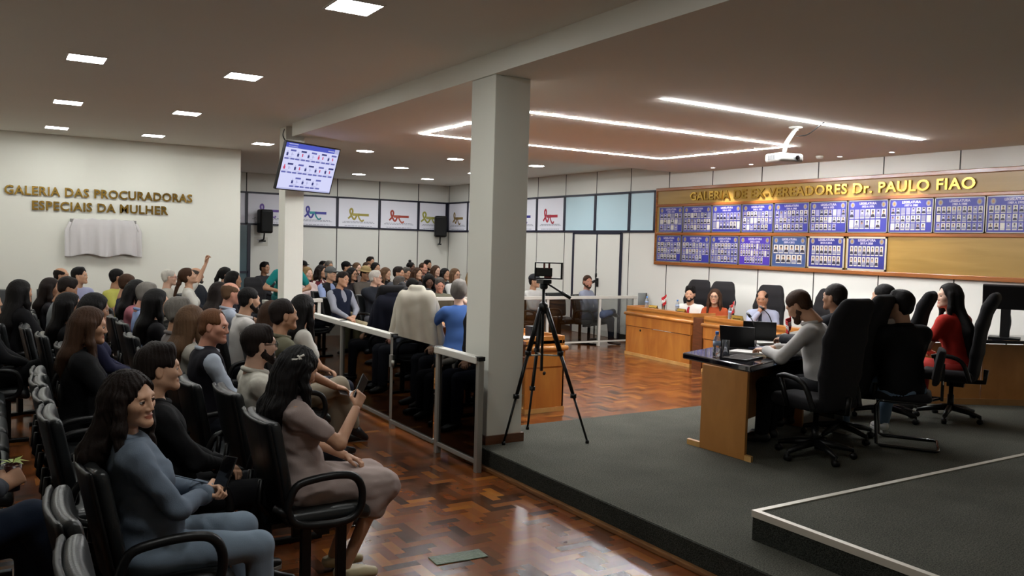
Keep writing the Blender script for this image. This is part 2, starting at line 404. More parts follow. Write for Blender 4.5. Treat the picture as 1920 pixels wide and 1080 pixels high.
def hair_geo(style, res, seed=0):
    key = ('hair', style, round(res, 4))
    if key in CACHE: return CACHE[key]
    F = Field((-0.26, -0.20, -0.66 if style in ('long', 'wavy', 'xlong', 'tail') else -0.34), (0.17, 0.20, 0.22), res)
    fc = lambda z0=-0.038, zr=0.124, x=0.114, xr=0.088, yr=0.074: F.ell((x, 0, z0), (xr, yr, zr), 0.012, 's')
    if style in ('short', 'crop', 'quiff', 'receding', 'bald'):
        t = {'short': 0.010, 'crop': 0.005, 'quiff': 0.013, 'receding': 0.007, 'bald': 0.004}[style]
        F.ell((-0.018, 0, 0.034), (0.099+t, 0.079+t, 0.089+t), 0.01)
        F.cone((-0.05, -0.035, -0.03), (-0.05, 0.035, -0.03), 0.045+t*0.5, 0.045+t*0.5, 0.03)
        if style == 'quiff':
            F.cone((0.045, -0.03, 0.105), (0.05, 0.035, 0.11), 0.026, 0.024, 0.03)
            F.cone((0.0, -0.045, 0.105), (-0.03, 0.045, 0.108), 0.03, 0.03, 0.03)
        if style == 'short': F.cone((0.04, -0.035, 0.098), (0.03, 0.04, 0.102), 0.022, 0.022, 0.03)
        if style == 'receding': F.ell((0.085, 0, 0.06), (0.075, 0.05, 0.06), 0.015, 's')
        if style == 'bald': F.ell((0.02, 0, 0.115), (0.125, 0.068, 0.085), 0.012, 's')
        fc()
        for sy in (-1, 1):
            F.ell((0.035, sy*0.085, -0.040), (0.042, 0.035, 0.062), 0.010, 's'); F.ell((-0.006, sy*0.092, -0.030), (0.030, 0.028, 0.050), 0.010, 's'); F.ell((-0.04, sy*0.09, -0.085), (0.035, 0.04, 0.045), 0.015, 's')
        F.cut(2, -0.080, -1)
    else:
        big = style in ('wavy', 'curly')
        F.ell((-0.020, 0, 0.033), (0.110, 0.089, 0.098), 0.01)
        if style == 'bun':
            F.ell((-0.125, 0, 0.075), (0.045, 0.045, 0.04), 0.015); F.cone((-0.05, -0.03, -0.03), (-0.05, 0.03, -0.03), 0.048, 0.048, 0.03)
        elif style == 'topbun':
            F.ell((-0.04, 0, 0.15), (0.04, 0.04, 0.035), 0.012); F.cone((-0.05, -0.03, -0.03), (-0.05, 0.03, -0.03), 0.048, 0.048, 0.03)
        elif style == 'tail':
            F.cone((-0.05, -0.03, -0.03), (-0.05, 0.03, -0.03), 0.048, 0.048, 0.03)
            F.cone((-0.11, 0, 0.03), (-0.15, 0, -0.08), 0.03, 0.035, 0.02); F.cone((-0.15, 0, -0.08), (-0.15, 0, -0.30), 0.035, 0.018, 0.02)
        elif style == 'bob':
            F.cone((-0.055, -0.045, -0.02), (-0.065, -0.05, -0.13), 0.055, 0.045, 0.03); F.cone((-0.055, 0.045, -0.02), (-0.065, 0.05, -0.13), 0.055, 0.045, 0.03)
            for sy in (-1, 1): F.cone((0.0, sy*0.083, 0.01), (0.015, sy*0.085, -0.11), 0.022, 0.026, 0.03)
        elif style == 'pixie':
            F.cone((-0.05, -0.04, -0.02), (-0.05, 0.04, -0.02), 0.055, 0.055, 0.03); F.cone((-0.055, -0.02, -0.07), (-0.055, 0.02, -0.07), 0.035, 0.035, 0.03)
            F.cone((0.05, -0.045, 0.09), (0.06, 0.04, 0.085), 0.022, 0.022, 0.02)
        else:
            L = {'long': -0.36, 'wavy': -0.40, 'xlong': -0.60, 'curly': -0.24, 'mid': -0.26}[style]
            wd = 0.075 if big else 0.06
            F.cone((-0.06, -0.05, 0.0), (-0.10, -wd, L*0.55), 0.06, 0.055, 0.04); F.cone((-0.06, 0.05, 0.0), (-0.10, wd, L*0.55), 0.06, 0.055, 0.04)
            F.cone((-0.10, -wd, L*0.55), (-0.105, -wd*0.7, L), 0.055, 0.028, 0.04); F.cone((-0.10, wd, L*0.55), (-0.105, wd*0.7, L), 0.055, 0.028, 0.04)
            F.cone((-0.09, 0, -0.02), (-0.13, 0, L*0.8), 0.05, 0.04, 0.04)
            for sy in (-1, 1):
                F.cone((0.01, sy*0.085, 0.02), (0.012, sy*0.095, -0.12), 0.022, 0.026, 0.03)
                F.cone((0.012, sy*0.095, -0.12), (0.03, sy*0.105, max(L*0.75, -0.28)), 0.026, 0.015, 0.03)
        fc(z0=-0.030, zr=0.128 if style != 'pixie' else 0.110, x=0.118, xr=0.090, yr=0.078)
        F.cone((0.08, 0, -0.03), (0.085, 0, -0.16), 0.058, 0.062, 0.02, 's')
        if style in ('bun', 'tail', 'topbun', 'pixie'):
            for sy in (-1, 1): F.ell((0.01, sy*0.09, -0.04), (0.04, 0.03, 0.045), 0.01, 's')
    # strands
    x, y, z = F.ax[0][:, None, None], F.ax[1][None, :, None], F.ax[2][None, None, :]
    a = np.arctan2(y, x+0.03)
    wave = 0.9*np.sin(z*38+3*np.sin(a*3)) if style in ('wavy', 'curly') else 0.5*np.sin(z*14)
    A = 0.0022 if style in ('wavy', 'curly') else 0.0014
    F.f += (A*(np.sin(a*27+wave*2.5+z*9)+0.7*np.sin(a*47+wave*2+z*22+x*40))).astype(np.float32)
    if style == 'curly' or style == 'wavy': F.noise(0.0045, 36, 3)
    CACHE[key] = F.mesh(); return CACHE[key]

def beard_geo(res):
    key = ('beard', round(res, 4))
    if key in CACHE: return CACHE[key]
    F = Field((-0.06, -0.1, -0.17), (0.13, 0.1, 0.06), res)
    for sy in (-1, 1):
        F.cone((0.0, sy*0.066, 0.0), (0.006, sy*0.058, -0.055), 0.011, 0.018, 0.02); F.cone((0.006, sy*0.054, -0.06), (0.072, sy*0.014, -0.105), 0.026, 0.024, 0.02)
        F.cone((0.088, sy*0.004, -0.052), (0.076, sy*0.033, -0.068), 0.008, 0.008, 0.01); F.cone((0.076, sy*0.033, -0.068), (0.066, sy*0.036, -0.09), 0.009, 0.016, 0.01)
    F.ell((0.078, 0, -0.108), (0.022, 0.03, 0.026), 0.015)
    F.ell((0.098, 0, -0.068), (0.02, 0.022, 0.009), 0.004, 's')
    F.noise(0.003, 160, 5); CACHE[key] = F.mesh(); return CACHE[key]

def cap_geo(style, res):
    key = ('cap', style, round(res, 4))
    if key in CACHE: return CACHE[key]
    F = Field((-0.19, -0.17, -0.06), (0.24, 0.17, 0.20), res)
    if style == 'straw':
        F.ell((-0.015, 0, 0.08), (0.112, 0.094, 0.075), 0.01); F.ell((-0.015, 0, 0.055), (0.165, 0.15, 0.012), 0.02)
    else:
        F.ell((-0.018, 0, 0.045), (0.116, 0.096, 0.098), 0.01); F.cut(2, 0.038, -1)
        F.ell((0.11, 0, 0.046), (0.075, 0.072, 0.012), 0.01)
    CACHE[key] = F.mesh(); return CACHE[key]

def hand_geo(kind, res):
    key = ('hand', kind, round(res, 4))
    if key in CACHE: return CACHE[key]
    F = Field((-0.05, -0.075, -0.11), (0.21, 0.095, 0.05), res)
    F.cone((-0.035, 0, 0), (0.01, 0, 0), 0.024, 0.026, 0.01, sc=(1, 1, 1.25))
    for y in (-0.026, -0.009, 0.009, 0.026): F.cone((0.01, y*0.6, 0), (0.082, y, 0.001), 0.018, 0.0135, 0.012, sc=(1, 1, 1.25))
    cur = {'rest': (22, 30, 20), 'grip': (48, 62, 35), 'flat': (6, 10, 6), 'point': (60, 80, 50), 'pinch': (40, 50, 30)}[kind]
    for i, (y, l) in enumerate(((0.031, 0.070), (0.0105, 0.079), (-0.0105, 0.073), (-0.030, 0.058))):
        c = (8, 12, 8) if (kind == 'point' and i == 0) else cur
        p = np.array((0.082, y, 0.0)); a = 0.0; sp = y*1.2
        for j, (fr, cc) in enumerate(zip((0.46, 0.31, 0.23), c)):
            a += math.radians(cc*(1+0.06*i)); q = p+np.array((math.cos(a)*math.cos(sp), math.sin(sp)*0.5, -math.sin(a)))*l*fr
            F.cone(p, q, 0.0098-0.0010*j, 0.0092-0.0012*j, 0.004); p = q
    th = [(0.02, 0.026, -0.008), (0.050, 0.050, -0.018), (0.080, 0.058, -0.028), (0.102, 0.056, -0.034)]
    if kind in ('grip', 'pinch'): th = [(0.02, 0.024, -0.012), (0.046, 0.040, -0.038), (0.072, 0.036, -0.054), (0.094, 0.028, -0.058)]
    for a, b, r in zip(th[:-1], th[1:], (0.015, 0.0115, 0.0098)): F.cone(a, b, r, r-0.0015, 0.008)
    CACHE[key] = F.mesh(); return CACHE[key]

# ------------------------------------------------------------------ people
SKINS = {'a': '#bf9478', 'b': '#b08468', 'c': '#997056', 'd': '#664738', 'p': '#c9a28c', 'r': '#bb846e'}
HAIRC = {'black': '#0d0a0a', 'dark': '#1b1310', 'brown': '#3a2619', 'lightbrown': '#57402d', 'blond': '#7d6443', 'grey': '#6f6a64', 'white': '#b9b4ab', 'saltpepper': '#4a4540', 'reddish': '#5c3c26'}
def skin_mats(sk, hc, sex='m'):
    c = hx(SKINS[sk])
    return [mat('skin_'+sk, c, 0.55, var=0.08, vscale=25, bump=0.08, bscale=220), (mat('lips_m_'+sk, (c[0]*0.80, c[1]*0.62, c[2]*0.60), 0.5) if sex == 'm' else mat('lips_'+sk, (c[0]*0.75, c[1]*0.44, c[2]*0.44), 0.45)),
            mat('brow_'+hc, hx(HAIRC[hc]), 0.8), mat('eye_white', (0.42, 0.38, 0.36), 0.3), mat('iris', (0.02, 0.012, 0.008), 0.2)]
def hair_mat(hc): return mat('hair_'+hc, hx(HAIRC[hc]), 0.62, bump=0.35, bscale=70, stretch=(4, 4, 0.5), var=0.35, vscale=9, spec=0.18)
def cloth_mat(c):
    if c.startswith('floral'):
        if c in MATS: return MATS[c]
        m, nt, b = nodes(c); L = nt.links.new
        tc = nt.nodes.new('ShaderNodeTexCoord'); v = nt.nodes.new('ShaderNodeTexVoronoi'); v.inputs['Scale'].default_value = 15
        r = nt.nodes.new('ShaderNodeValToRGB'); r.color_ramp.interpolation = 'CONSTANT'
        r.color_ramp.elements[0].color = (*hx('#c9bfb6'), 1); r.color_ramp.elements[1].position = 0.45; r.color_ramp.elements[1].color = (*hx('#5c1622'), 1)
        L(tc.outputs['Object'], v.inputs['Vector']); L(v.outputs['Color'], r.inputs[0]); L(r.outputs[0], b.inputs['Base Color']); b.inputs['Roughness'].default_value = 0.9
        MATS[c] = m; return m
    dk = sum(hx(c)) < 0.08
    return mat('cloth_'+c.strip('#'), c, 0.85, bump=0.10, bscale=260, var=0.10, vscale=6, spec=0.2 if dk else 0.3)

def rot2(p, a): return (p[0]*math.cos(a)-p[1]*math.sin(a), p[0]*math.sin(a)+p[1]*math.cos(a))
def ik(S, W, l1, l2, pole):
    S, W, pole = map(lambda q: np.array(q, float), (S, W, pole)); d = W-S; D = np.linalg.norm(d); n = d/D
    if D > (l1+l2)*0.985: W = S+n*(l1+l2)*0.985; D = (l1+l2)*0.985
    a = (l1*l1-l2*l2+D*D)/(2*D); h = math.sqrt(max(l1*l1-a*a, 1e-6)); p = pole-(pole@n)*n; p /= np.linalg.norm(p)
    return S+n*a+p*h, W
def head_rot(yaw, pitch, roll):
    """columns: head x (nose), y (left), z (up) in body coordinates; pitch > 0 looks up"""
    cy, sy, cp, sp, cr, sr = math.cos(yaw), math.sin(yaw), math.cos(pitch), math.sin(pitch), math.cos(roll), math.sin(roll)
    Rz = np.array([[cy, -sy, 0], [sy, cy, 0], [0, 0, 1]]); Ry = np.array([[cp, 0, -sp], [0, 1, 0], [sp, 0, cp]]); Rx = np.array([[1, 0, 0], [0, cr, -sr], [0, sr, cr]])
    return Rz @ Ry @ Rx

ARMS = {
    'hold': ((0.25, -0.035, 0.745), (-0.3, 1, -0.5), 'grip', (0.55, -0.6, 0.25), (0.25, 0.7, 0.7)),  # wrist target (forward, outward, up), elbow pole, hand kind, hand direction, back-of-hand direction (outward = y)
    'lap': ((0.27, -0.02, 0.66), (-0.3, 1, -0.5), 'rest', (0.6, -0.8, -0.15), (0.2, 0.2, 1)),
    'thigh': ((0.34, 0.10, 0.65), (-0.4, 0.8, -0.5), 'rest', (1, -0.15, -0.15), (0.1, 0.2, 1)),
    'desk': ((0.40, 0.08, 0.80), (-0.3, 1, -0.6), 'rest', (0.9, -0.4, -0.1), (0, 0.1, 1)),
    'chin': ((0.16, 0.03, 1.08), (0.3, 0.6, -1), 'grip', (0.1, -0.3, 0.9), (0.9, 0.3, 0)),
    'phone': ((0.31, 0.04, 0.96), (-0.1, 0.7, -1), 'grip', (0.45, -0.25, 0.8), (0.3, 0.9, 0.1)),
    'raise': ((0.24, 0.30, 1.40), (0.3, 1, -0.4), 'pinch', (0.1, 0.05, 1), (-0.6, 0.7, 0)),
    'point': ((0.48, 0.10, 1.10), (0, 0.9, -0.6), 'flat', (1, 0.0, 0.25), (0, 0.9, 0.4)),
    'cross': ((0.20, -0.12, 0.86), (0.0, 0.9, -0.6), 'rest', (0.1, -1, 0.1), (0.9, 0, 0.3)),
    'side': ((0.03, 0.27, 0.82), (-1, 0.4, 0), 'rest', (0.1, 0, -1), (0, 1, 0.0)),
    'over': ((0.02, 0.52, 0.90), (-0.8, 0.3, -0.6), 'rest', (0.2, 0.9, -0.3), (0, 0.2, 1)),
    'drink': ((0.33, 0.05, 0.80), (-0.2, 0.9, -0.8), 'grip', (0.6, -0.5, 0.3), (0.2, 0.9, 0.2)),
}
PEOPLE = {}
def person(key, label, head_px=None, base=None, z0=0.0, yaw=0.0, sex='m', size=1.0, hair=('short', 'dark'), skin='b', top=('shirt', '#888888'), bot=('trousers', '#15151a'),
           shoes='#111111', pose='sit', lean=-6, hy=0, hp=0, hr=0, arms=('lap', 'lap'), legs='sit', fat=0.0, seat_h=0.45, group=None, glasses=None, beard=None, cap=None, tie=None,
           smile=False, collar=None, vest=None, knees=0.0, rough=False, line=None, buttons=False):
    """one seated or standing figure; arms = (right, left); yaw in degrees, 0 = +X, 90 = +Y; hy/hp/hr turn the head"""
    s = size; m = sex == 'm'; A = math.radians(lean); u = np.array([math.sin(A), 0, math.cos(A)])
    hz = (seat_h+0.085)/s if pose == 'sit' else 0.90
    hip = np.array([0, 0, hz]); neck = hip+0.505*u+np.array([0.0, 0, 0]); HR = head_rot(math.radians(hy), math.radians(hp), math.radians(hr))
    hc = neck+u*0.075+np.array([0.02, 0, 0])+HR @ np.array([0.028, 0, 0.115])
    Y = math.radians(yaw)
    if head_px is not None:
        o = rot2((hc[0]*s, hc[1]*s), Y); p = at_z(head_px[0], head_px[1], z0+hc[2]*s)
        if line is not None:   # the row the seat stands in is known: the height of the seat follows
            p = (at_x if line[0] == 'x' else at_y)(head_px[0], head_px[1], line[1]); dz = np.array([0, 0, (p.z-z0)/s-hc[2]]); hip = hip+dz; neck = neck+dz; hc = hc+dz; hz += dz[2]
        base = (p.x-o[0], p.y-o[1])
    d = math.hypot(base[0], base[1]); res = min(max(d*0.0021, 0.010), 0.026); hres = min(max(d*0.0010, 0.0040), 0.011)
    if rough: res, hres = max(res, 0.022), max(hres, 0.009)
    sw = 0.185 if m else 0.165
    J = {}
    for i, sd in enumerate((-1, 1)):
        S = neck-0.05*u+np.array([0, sd*sw, 0]); a = ARMS[arms[i]]
        W = np.array([a[0][0], sd*(a[0][1]+0.06), a[0][2]+(hz-0.53)]); W[0] += u[0]*(a[0][2]-0.53)*0.5
        if arms[i] == 'chin': W = hc+HR @ np.array([0.095, sd*0.028, -0.20])
        E, W = ik(S, W, 0.285, 0.255, (a[1][0], a[1][1]*sd, a[1][2]))
        J[sd] = (S, E, W, np.array([a[3][0], sd*a[3][1], a[3][2]], float), np.array([a[4][0], sd*a[4][1], a[4][2]], float), a[2])
    LG = {}
    for sd in (-1, 1):
        h = hip+np.array([0.0, sd*0.085, -0.01])
        if pose != 'sit': k_ = np.array([0.02, sd*0.10, 0.49]); an = np.array([-0.01, sd*0.11, 0.085]); ft = np.array([1, sd*0.2, 0.0])
        elif legs == 'cross' and sd == -1: k_ = np.array([0.43, -0.01, hz+0.10]); an = k_+np.array([0.16, 0.10, -0.36]); ft = np.array([0.85, 0.1, -0.45])
        elif legs == 'figure4' and sd == -1: k_ = np.array([0.40, -0.20, hz+0.10]); an = np.array([0.46, 0.14, hz+0.13]); ft = np.array([0.3, 0.9, -0.25])
        elif legs == 'tuck': k_ = np.array([0.42, sd*0.12, hz-0.03]); an = np.array([0.22, sd*0.10, 0.09]); ft = np.array([1, sd*0.1, 0.0])
        else: k_ = np.array([0.435, sd*(0.10+knees), hz-0.025]); an = np.array([0.45, sd*(0.10+knees*0.8), 0.088]); ft = np.array([1, sd*0.22, 0.0])
        LG[sd] = (h, k_, an, ft/np.linalg.norm(ft))
    # ---- body: one continuous surface, with the finely meshed head and hands joined in
    bulk = 1.0 if m else 0.90
    def torso(F, t, bust=True):
        F.ell(hip+np.array([-0.02, 0, 0.0]), (0.125+t+fat*0.6, 0.165+t+fat*0.5, 0.11+t), 0.06)
        F.ell(hip+0.15*u, (0.108*bulk+t+fat, 0.142*bulk+t+fat*0.8, 0.13+t), 0.07)
        F.ell(hip+0.34*u, (0.108*bulk+t+fat*0.4, 0.155*bulk+t+fat*0.3, 0.16+t), 0.07)
        F.cone(neck-0.065*u+np.array([0, -sw*0.82, 0]), neck-0.065*u+np.array([0, sw*0.82, 0]), 0.062*bulk+t, 0.062*bulk+t, 0.05)
        F.cone(neck-0.02*u, neck-0.05*u+np.array([0, sw*0.7, 0]), 0.045+t, 0.045+t, 0.04); F.cone(neck-0.02*u, neck-0.05*u+np.array([0, -sw*0.7, 0]), 0.045+t, 0.045+t, 0.04)
        if not m and bust:
            for sd in (-1, 1): F.ell(hip+0.33*u+np.array([0.085, sd*0.068, 0]), (0.055+t, 0.06+t, 0.06+t), 0.05)
    def arm(F, t, upto=1.0, k=0.02):
        for sd in (-1, 1):
            S, E, W = J[sd][:3]
            F.cone(S, E, 0.050*bulk+t+fat*0.2, 0.040*bulk+t, 0.04 if upto > 0.2 else 0.03)
            if upto > 0.6: F.cone(E, W, 0.040*bulk+t, (0.029*bulk+t) if upto >= 1 else 0.034, k)
    def leg(F, t, sds=(-1, 1)):
        for sd in sds:
            h, k_, an, ft = LG[sd]; F.cone(h, k_, 0.085*(bulk+0.05)+t+fat*0.2, 0.058*bulk+t, 0.035); F.cone(k_, an, 0.055*bulk+t, 0.036*bulk+t, 0.025)
    pts = [hip, neck+0.06*u]+[q for sd in J for q in J[sd][:3]]+[q for sd in LG for q in LG[sd][:3]]
    lo = np.min(pts, 0)-0.26; hi = np.max(pts, 0)+0.26; lo[2] = -0.01
    F = Field(lo, hi, res); torso(F, 0.0); arm(F, 0.0); leg(F, 0.0); F.cone(neck-0.02*u, neck+u*0.06+np.array([0.012, 0, 0]), 0.056*bulk, 0.052*bulk, 0.03)
    V, Q = F.mesh(); Vs, Qs, Ms = [V], [Q], [np.zeros(len(Q), int)]; nv = len(V)
    hv, hq, hm = head_geo(sex, hres, smile); Vs.append(hv @ HR.T+hc); Qs.append(hq+nv); Ms.append(hm); nv += len(hv)
    hands = {}
    for sd in (-1, 1):
        S, E, W, hd, hb, hk = J[sd]
        fa = (W-E)/np.linalg.norm(W-E); X = 0.45*fa+0.75*hd/np.linalg.norm(hd); X /= np.linalg.norm(X); Z = hb-(hb@X)*X; Z /= np.linalg.norm(Z); Yv = np.cross(Z, X)
        gv, gq = hand_geo(hk, max(min(hres, 0.007), 0.0038)); gv = gv.copy()
        if sd == 1: gv[:, 1] *= -1; gq = gq[:, ::-1]
        Vs.append((gv*(0.98 if m else 0.88)) @ np.array([X, Yv, Z])+W+X*0.02); Qs.append(gq+nv); Ms.append(np.zeros(len(gq), int)); nv += len(gv)
        hands[sd] = (W+X*0.02, X, Yv, Z)
    def mk(name, V, Q, ms, mi=None, parent=None): return link(name, np_mesh(name, V*s, Q, ms, mi), parent)
    body = mk('person', np.concatenate(Vs), np.concatenate(Qs), skin_mats(skin, hair[1] if hair else 'dark', sex), np.concatenate(Ms))
    body.location = (base[0], base[1], z0); body.rotation_euler = (0, 0, Y); tag(body, label, 'person', group)
    # ---- hair, beard, cap, glasses
    H = lambda g: g @ HR.T+hc
    if hair:
        hv, hq = hair_geo(hair[0], max(hres, 0.005)); hv = hv.copy(); low = hv[:, 2] < -0.06
        W_ = hv @ HR.T
        if hair[0] in ('long', 'wavy', 'xlong', 'tail', 'mid', 'curly'):   # hanging hair follows the head less and less
            Ry = head_rot(math.radians(hy), 0, 0); f = np.clip((-hv[:, 2]-0.02)/0.12, 0, 1)[:, None]; W_ = W_*(1-f)+(hv @ Ry.T+(HR-Ry) @ np.array([-0.05, 0, -0.05]))*f
            f2 = np.clip((-hv[:, 2]-0.10)/0.16, 0, 1)*np.clip((-hv[:, 0]-0.02)/0.06, 0, 1); W_[:, 0] -= f2*(0.045+max(0, u[0])*np.clip(-hv[:, 2], 0, 0.6)*0.9)
        mk('hair', W_+hc, hq, [hair_mat(hair[1])], None, body)
    if beard: bv, bq = beard_geo(max(hres, 0.004)); mk('beard', H(bv), bq, [hair_mat(beard)], None, body)
    if cap: cv, cq = cap_geo(cap[0], max(hres, 0.006)); mk('cap' if cap[0] != 'straw' else 'hat', H(cv), cq, [cloth_mat(cap[1])], None, body)
    if glasses:
        g = MB()
        for sy in (-1, 1):
            g.tube([H(np.array((0.098, sy*0.033+0.024*math.cos(a), -0.001+0.019*math.sin(a))))*s for a in np.linspace(0, 2*math.pi, 13)[:-1]], 0.0026, 5, True)
            g.tube([H(np.array(p))*s for p in ((0.096, sy*0.057, 0.004), (0.06, sy*0.074, 0.006), (-0.005, sy*0.080, 0.004))], 0.0024, 5)
        g.tube([H(np.array(p))*s for p in ((0.099, -0.010, 0.003), (0.103, 0, 0.005), (0.099, 0.010, 0.003))], 0.0024, 5)
        g.build('glasses', mat('frame_'+glasses.strip('#'), glasses, 0.35), body)
    # ---- clothes
    kind, tc = top[0], top[1]; seed = abs(hash(key)) % 9999 if False else sum(map(ord, key))
    tk = {'shirt': 0.012, 'tshirt': 0.010, 'polo': 0.012, 'blazer': 0.024, 'dress': 0.010, 'blouse': 0.013, 'jacket': 0.026}[kind]
    longs = kind in ('shirt', 'blazer', 'blouse', 'jacket')
    F = Field(lo, hi, res); torso(F, tk)
    if longs: arm(F, tk*0.9, 1.0)
    else:
        for sd in (-1, 1):
            S, E, W = J[sd][:3]; F.cone(S, S+(E-S)*0.62, 0.052*bulk+tk, 0.050*bulk+tk, 0.04)
    if kind == 'dress':
        for sd in (-1, 1):
            h, k_, an, ft = LG[sd]; F.cone(h, k_+np.array([0.03, 0, 0]), 0.10, 0.078, 0.09); F.cone(h*0.5+hip*0.5, k_*np.array([1, 0.3, 1]), 0.09, 0.07, 0.08)
            F.cone(k_, k_+(an-k_)*0.25+np.array([0.0, 0, 0]), 0.078, 0.085, 0.08)
    if res < 0.0135: F.noise(0.0042, 46, seed+11)
    # hem of the top sits below the waist; the trousers take over from there
    if kind == 'dress': pass
    elif pose == 'sit': F.cut(2, hz-0.085, -1)
    else: F.cut(2, hz-0.10, -1)
    F.noise(0.0065 if res < 0.016 else 0.0045, 19, seed)
    V, Q = F.mesh(); tn = {'tshirt': 't_shirt', 'polo': 'polo_shirt'}.get(kind, kind)
    tob = mk(tn, V, Q, [cloth_mat(tc)], None, body)
    if longs and res < 0.0115 and kind in ('shirt', 'blouse'):      # cuffs and, on an open shirt front, buttons
        for sd in (-1, 1):
            S, E, W = J[sd][:3]; fa = (W-E)/np.linalg.norm(W-E); g = MB(); g.tube([(W-fa*0.055)*s, (W-fa*0.005)*s], [0.046*s, 0.043*s], 14); g.build('cuff', cloth_mat(tc), tob)
    if buttons:
        g = MB(); prev = None; pl = []
        for zl in np.arange(hz+0.10, neck[2]-0.06, 0.075):
            sel = V[(np.abs(V[:, 1]) < 0.02) & (np.abs(V[:, 2]-zl) < 0.015)]
            if len(sel):
                p = sel[sel[:, 0].argmax()]; pl.append(p); q = p+np.array([0.004, -0.004, 0]); g.tube([q*s, (q+np.array([0.004, 0, 0.001]))*s], 0.0075, 10)
        g.build('buttons', mat('button_pearl', '#8b929c', 0.3), tob)
        g = MB(); g.tube([(p+np.array([0.0, 0.010, 0]))*s for p in pl], 0.006, 6, flat=0.5); g.build('placket', cloth_mat(tc), tob)
    cc = collar if collar is not None else (tc if kind in ('shirt', 'polo', 'blazer', 'jacket') else None)
    if cc and res < 0.021:
        g = MB(); ring = []
        for a in np.linspace(0, 2*math.pi, 19)[:-1]:
            r = 0.066*bulk+0.006; ring.append((neck+u*(0.022-0.016*math.cos(a))+np.array([0.008+r*math.cos(a), r*math.sin(a), 0]))*s)
        g.tube(ring, 0.016*s, 8, True); g.build('collar', cloth_mat(cc), tob)
    if kind == 'blazer' and len(top) > 2 and res < 0.024:
        g = MB(); c0 = hip+0.36*u; pl = []
        for (fx, fy, fz) in ((0.062, -0.045, 0.13), (0.062, 0.045, 0.13), (0.150, 0.028, -0.02), (0.153, 0.0, -0.12), (0.150, -0.028, -0.02)): pl.append((c0+np.array([fx, fy, 0])+u*fz)*s)
        n0 = np.array([0.012, 0, 0])*s; g.add(pl+[p-n0*3 for p in pl], [(0, 1, 2, 3, 4), (9, 8, 7, 6, 5)]+[(i, (i+1) % 5, 5+(i+1) % 5, 5+i) for i in range(5)])
        g.build('shirt_front', cloth_mat(top[2]), body)
    if tie:
        g = MB(); pth = [(neck+np.array([0.075, 0, 0])-u*0.02)*s, (hip+0.42*u+np.array([0.130, 0, 0]))*s, (hip+0.30*u+np.array([0.142, 0, 0]))*s, (hip+0.12*u+np.array([0.142, 0, 0]))*s]
        P = bez(pth, 12); L_ = [p+Vector((0, -0.014-0.016*i/len(P), 0)) for i, p in enumerate(P)]; R_ = [p+Vector((0, 0.014+0.016*i/len(P), 0)) for i, p in enumerate(P)]
        n = len(P); bk = Vector((-0.02, 0, 0)); vv = L_+R_+[p+bk for p in L_]+[p+bk for p in R_]
        g.add(vv, [(i, n+i, n+i+1, i+1) for i in range(n-1)]+[(2*n+i, 2*n+i+1, 3*n+i+1, 3*n+i) for i in range(n-1)]+[(i, i+1, 2*n+i+1, 2*n+i) for i in range(n-1)]+[(n+i+1, n+i, 3*n+i, 3*n+i+1) for i in range(n-1)], True)
        g.build('tie', cloth_mat(tie), body)
    if vest:
        F = Field(lo, hi, res); torso(F, tk+0.014)
        for sd in (-1, 1):
            S, E, W = J[sd][:3]; F.cone(S+np.array([0, sd*0.045, 0]), E+np.array([0, sd*0.02, 0]), 0.062, 0.06, 0.02, 's')
        F.ell(hip+0.47*u+np.array([0.13, 0, 0]), (0.09, 0.045, 0.13), 0.02, 's'); F.cut(2, hz-0.07, -1); F.noise(0.003, 22, seed)
        V, Q = F.mesh(); mk('vest', V, Q, [cloth_mat(vest)], None, body)
    if kind != 'dress':
        F = Field(lo, hi, res); t = 0.014 if bot[0] == 'trousers' else 0.008
        F.ell(hip+np.array([-0.02, 0, -0.005]), (0.135+t+fat*0.6, 0.172+t+fat*0.5, 0.10+t), 0.05); F.cut(2, hz+0.055, 1)
        if bot[0] == 'skirt':
            for sd in (-1, 1):
                h, k_, an, ft = LG[sd]; F.cone(h, k_, 0.10, 0.078, 0.08)
        else:
            leg(F, t)
            for sd in (-1, 1): h, k_, an, ft = LG[sd]; F.cone(k_, an+np.array([0, 0, 0.01]), 0.064*bulk, 0.055*bulk, 0.02)
            if pose == 'sit' and legs in ('sit', 'tuck') or pose != 'sit': F.cut(2, 0.075, -1)
        F.noise(0.0045, 20, seed+3)
        V, Q = F.mesh(); mk(bot[0], V, Q, [cloth_mat(bot[1])], None, body)
    for sd in (-1, 1):
        h, k_, an, ft = LG[sd]; up = np.array([0, 0, 1.0]); lat = np.cross(up, ft); lat /= np.linalg.norm(lat); nrm = np.cross(ft, lat); r = max(res*0.6, 0.007)
        F = Field((-0.09, -0.06, -0.10), (0.24, 0.06, 0.10), r)
        F.cone((-0.035, 0, -0.035), (0.06, 0, -0.04), 0.038, 0.043, 0.02); F.cone((0.06, 0, -0.04), (0.165, 0, -0.058), 0.043, 0.030, 0.02); F.cone((-0.01, 0, 0.0), (0.0, 0, -0.03), 0.042, 0.045, 0.02); F.cut(2, -0.080, -1); F.cut(2, 0.03 if m else -0.012, 1)
        V, Q = F.mesh(); sh = mk('shoe', V @ np.array([ft, lat, nrm])+an, Q, [mat('leather_'+shoes.strip('#'), shoes, 0.4)], None, body)
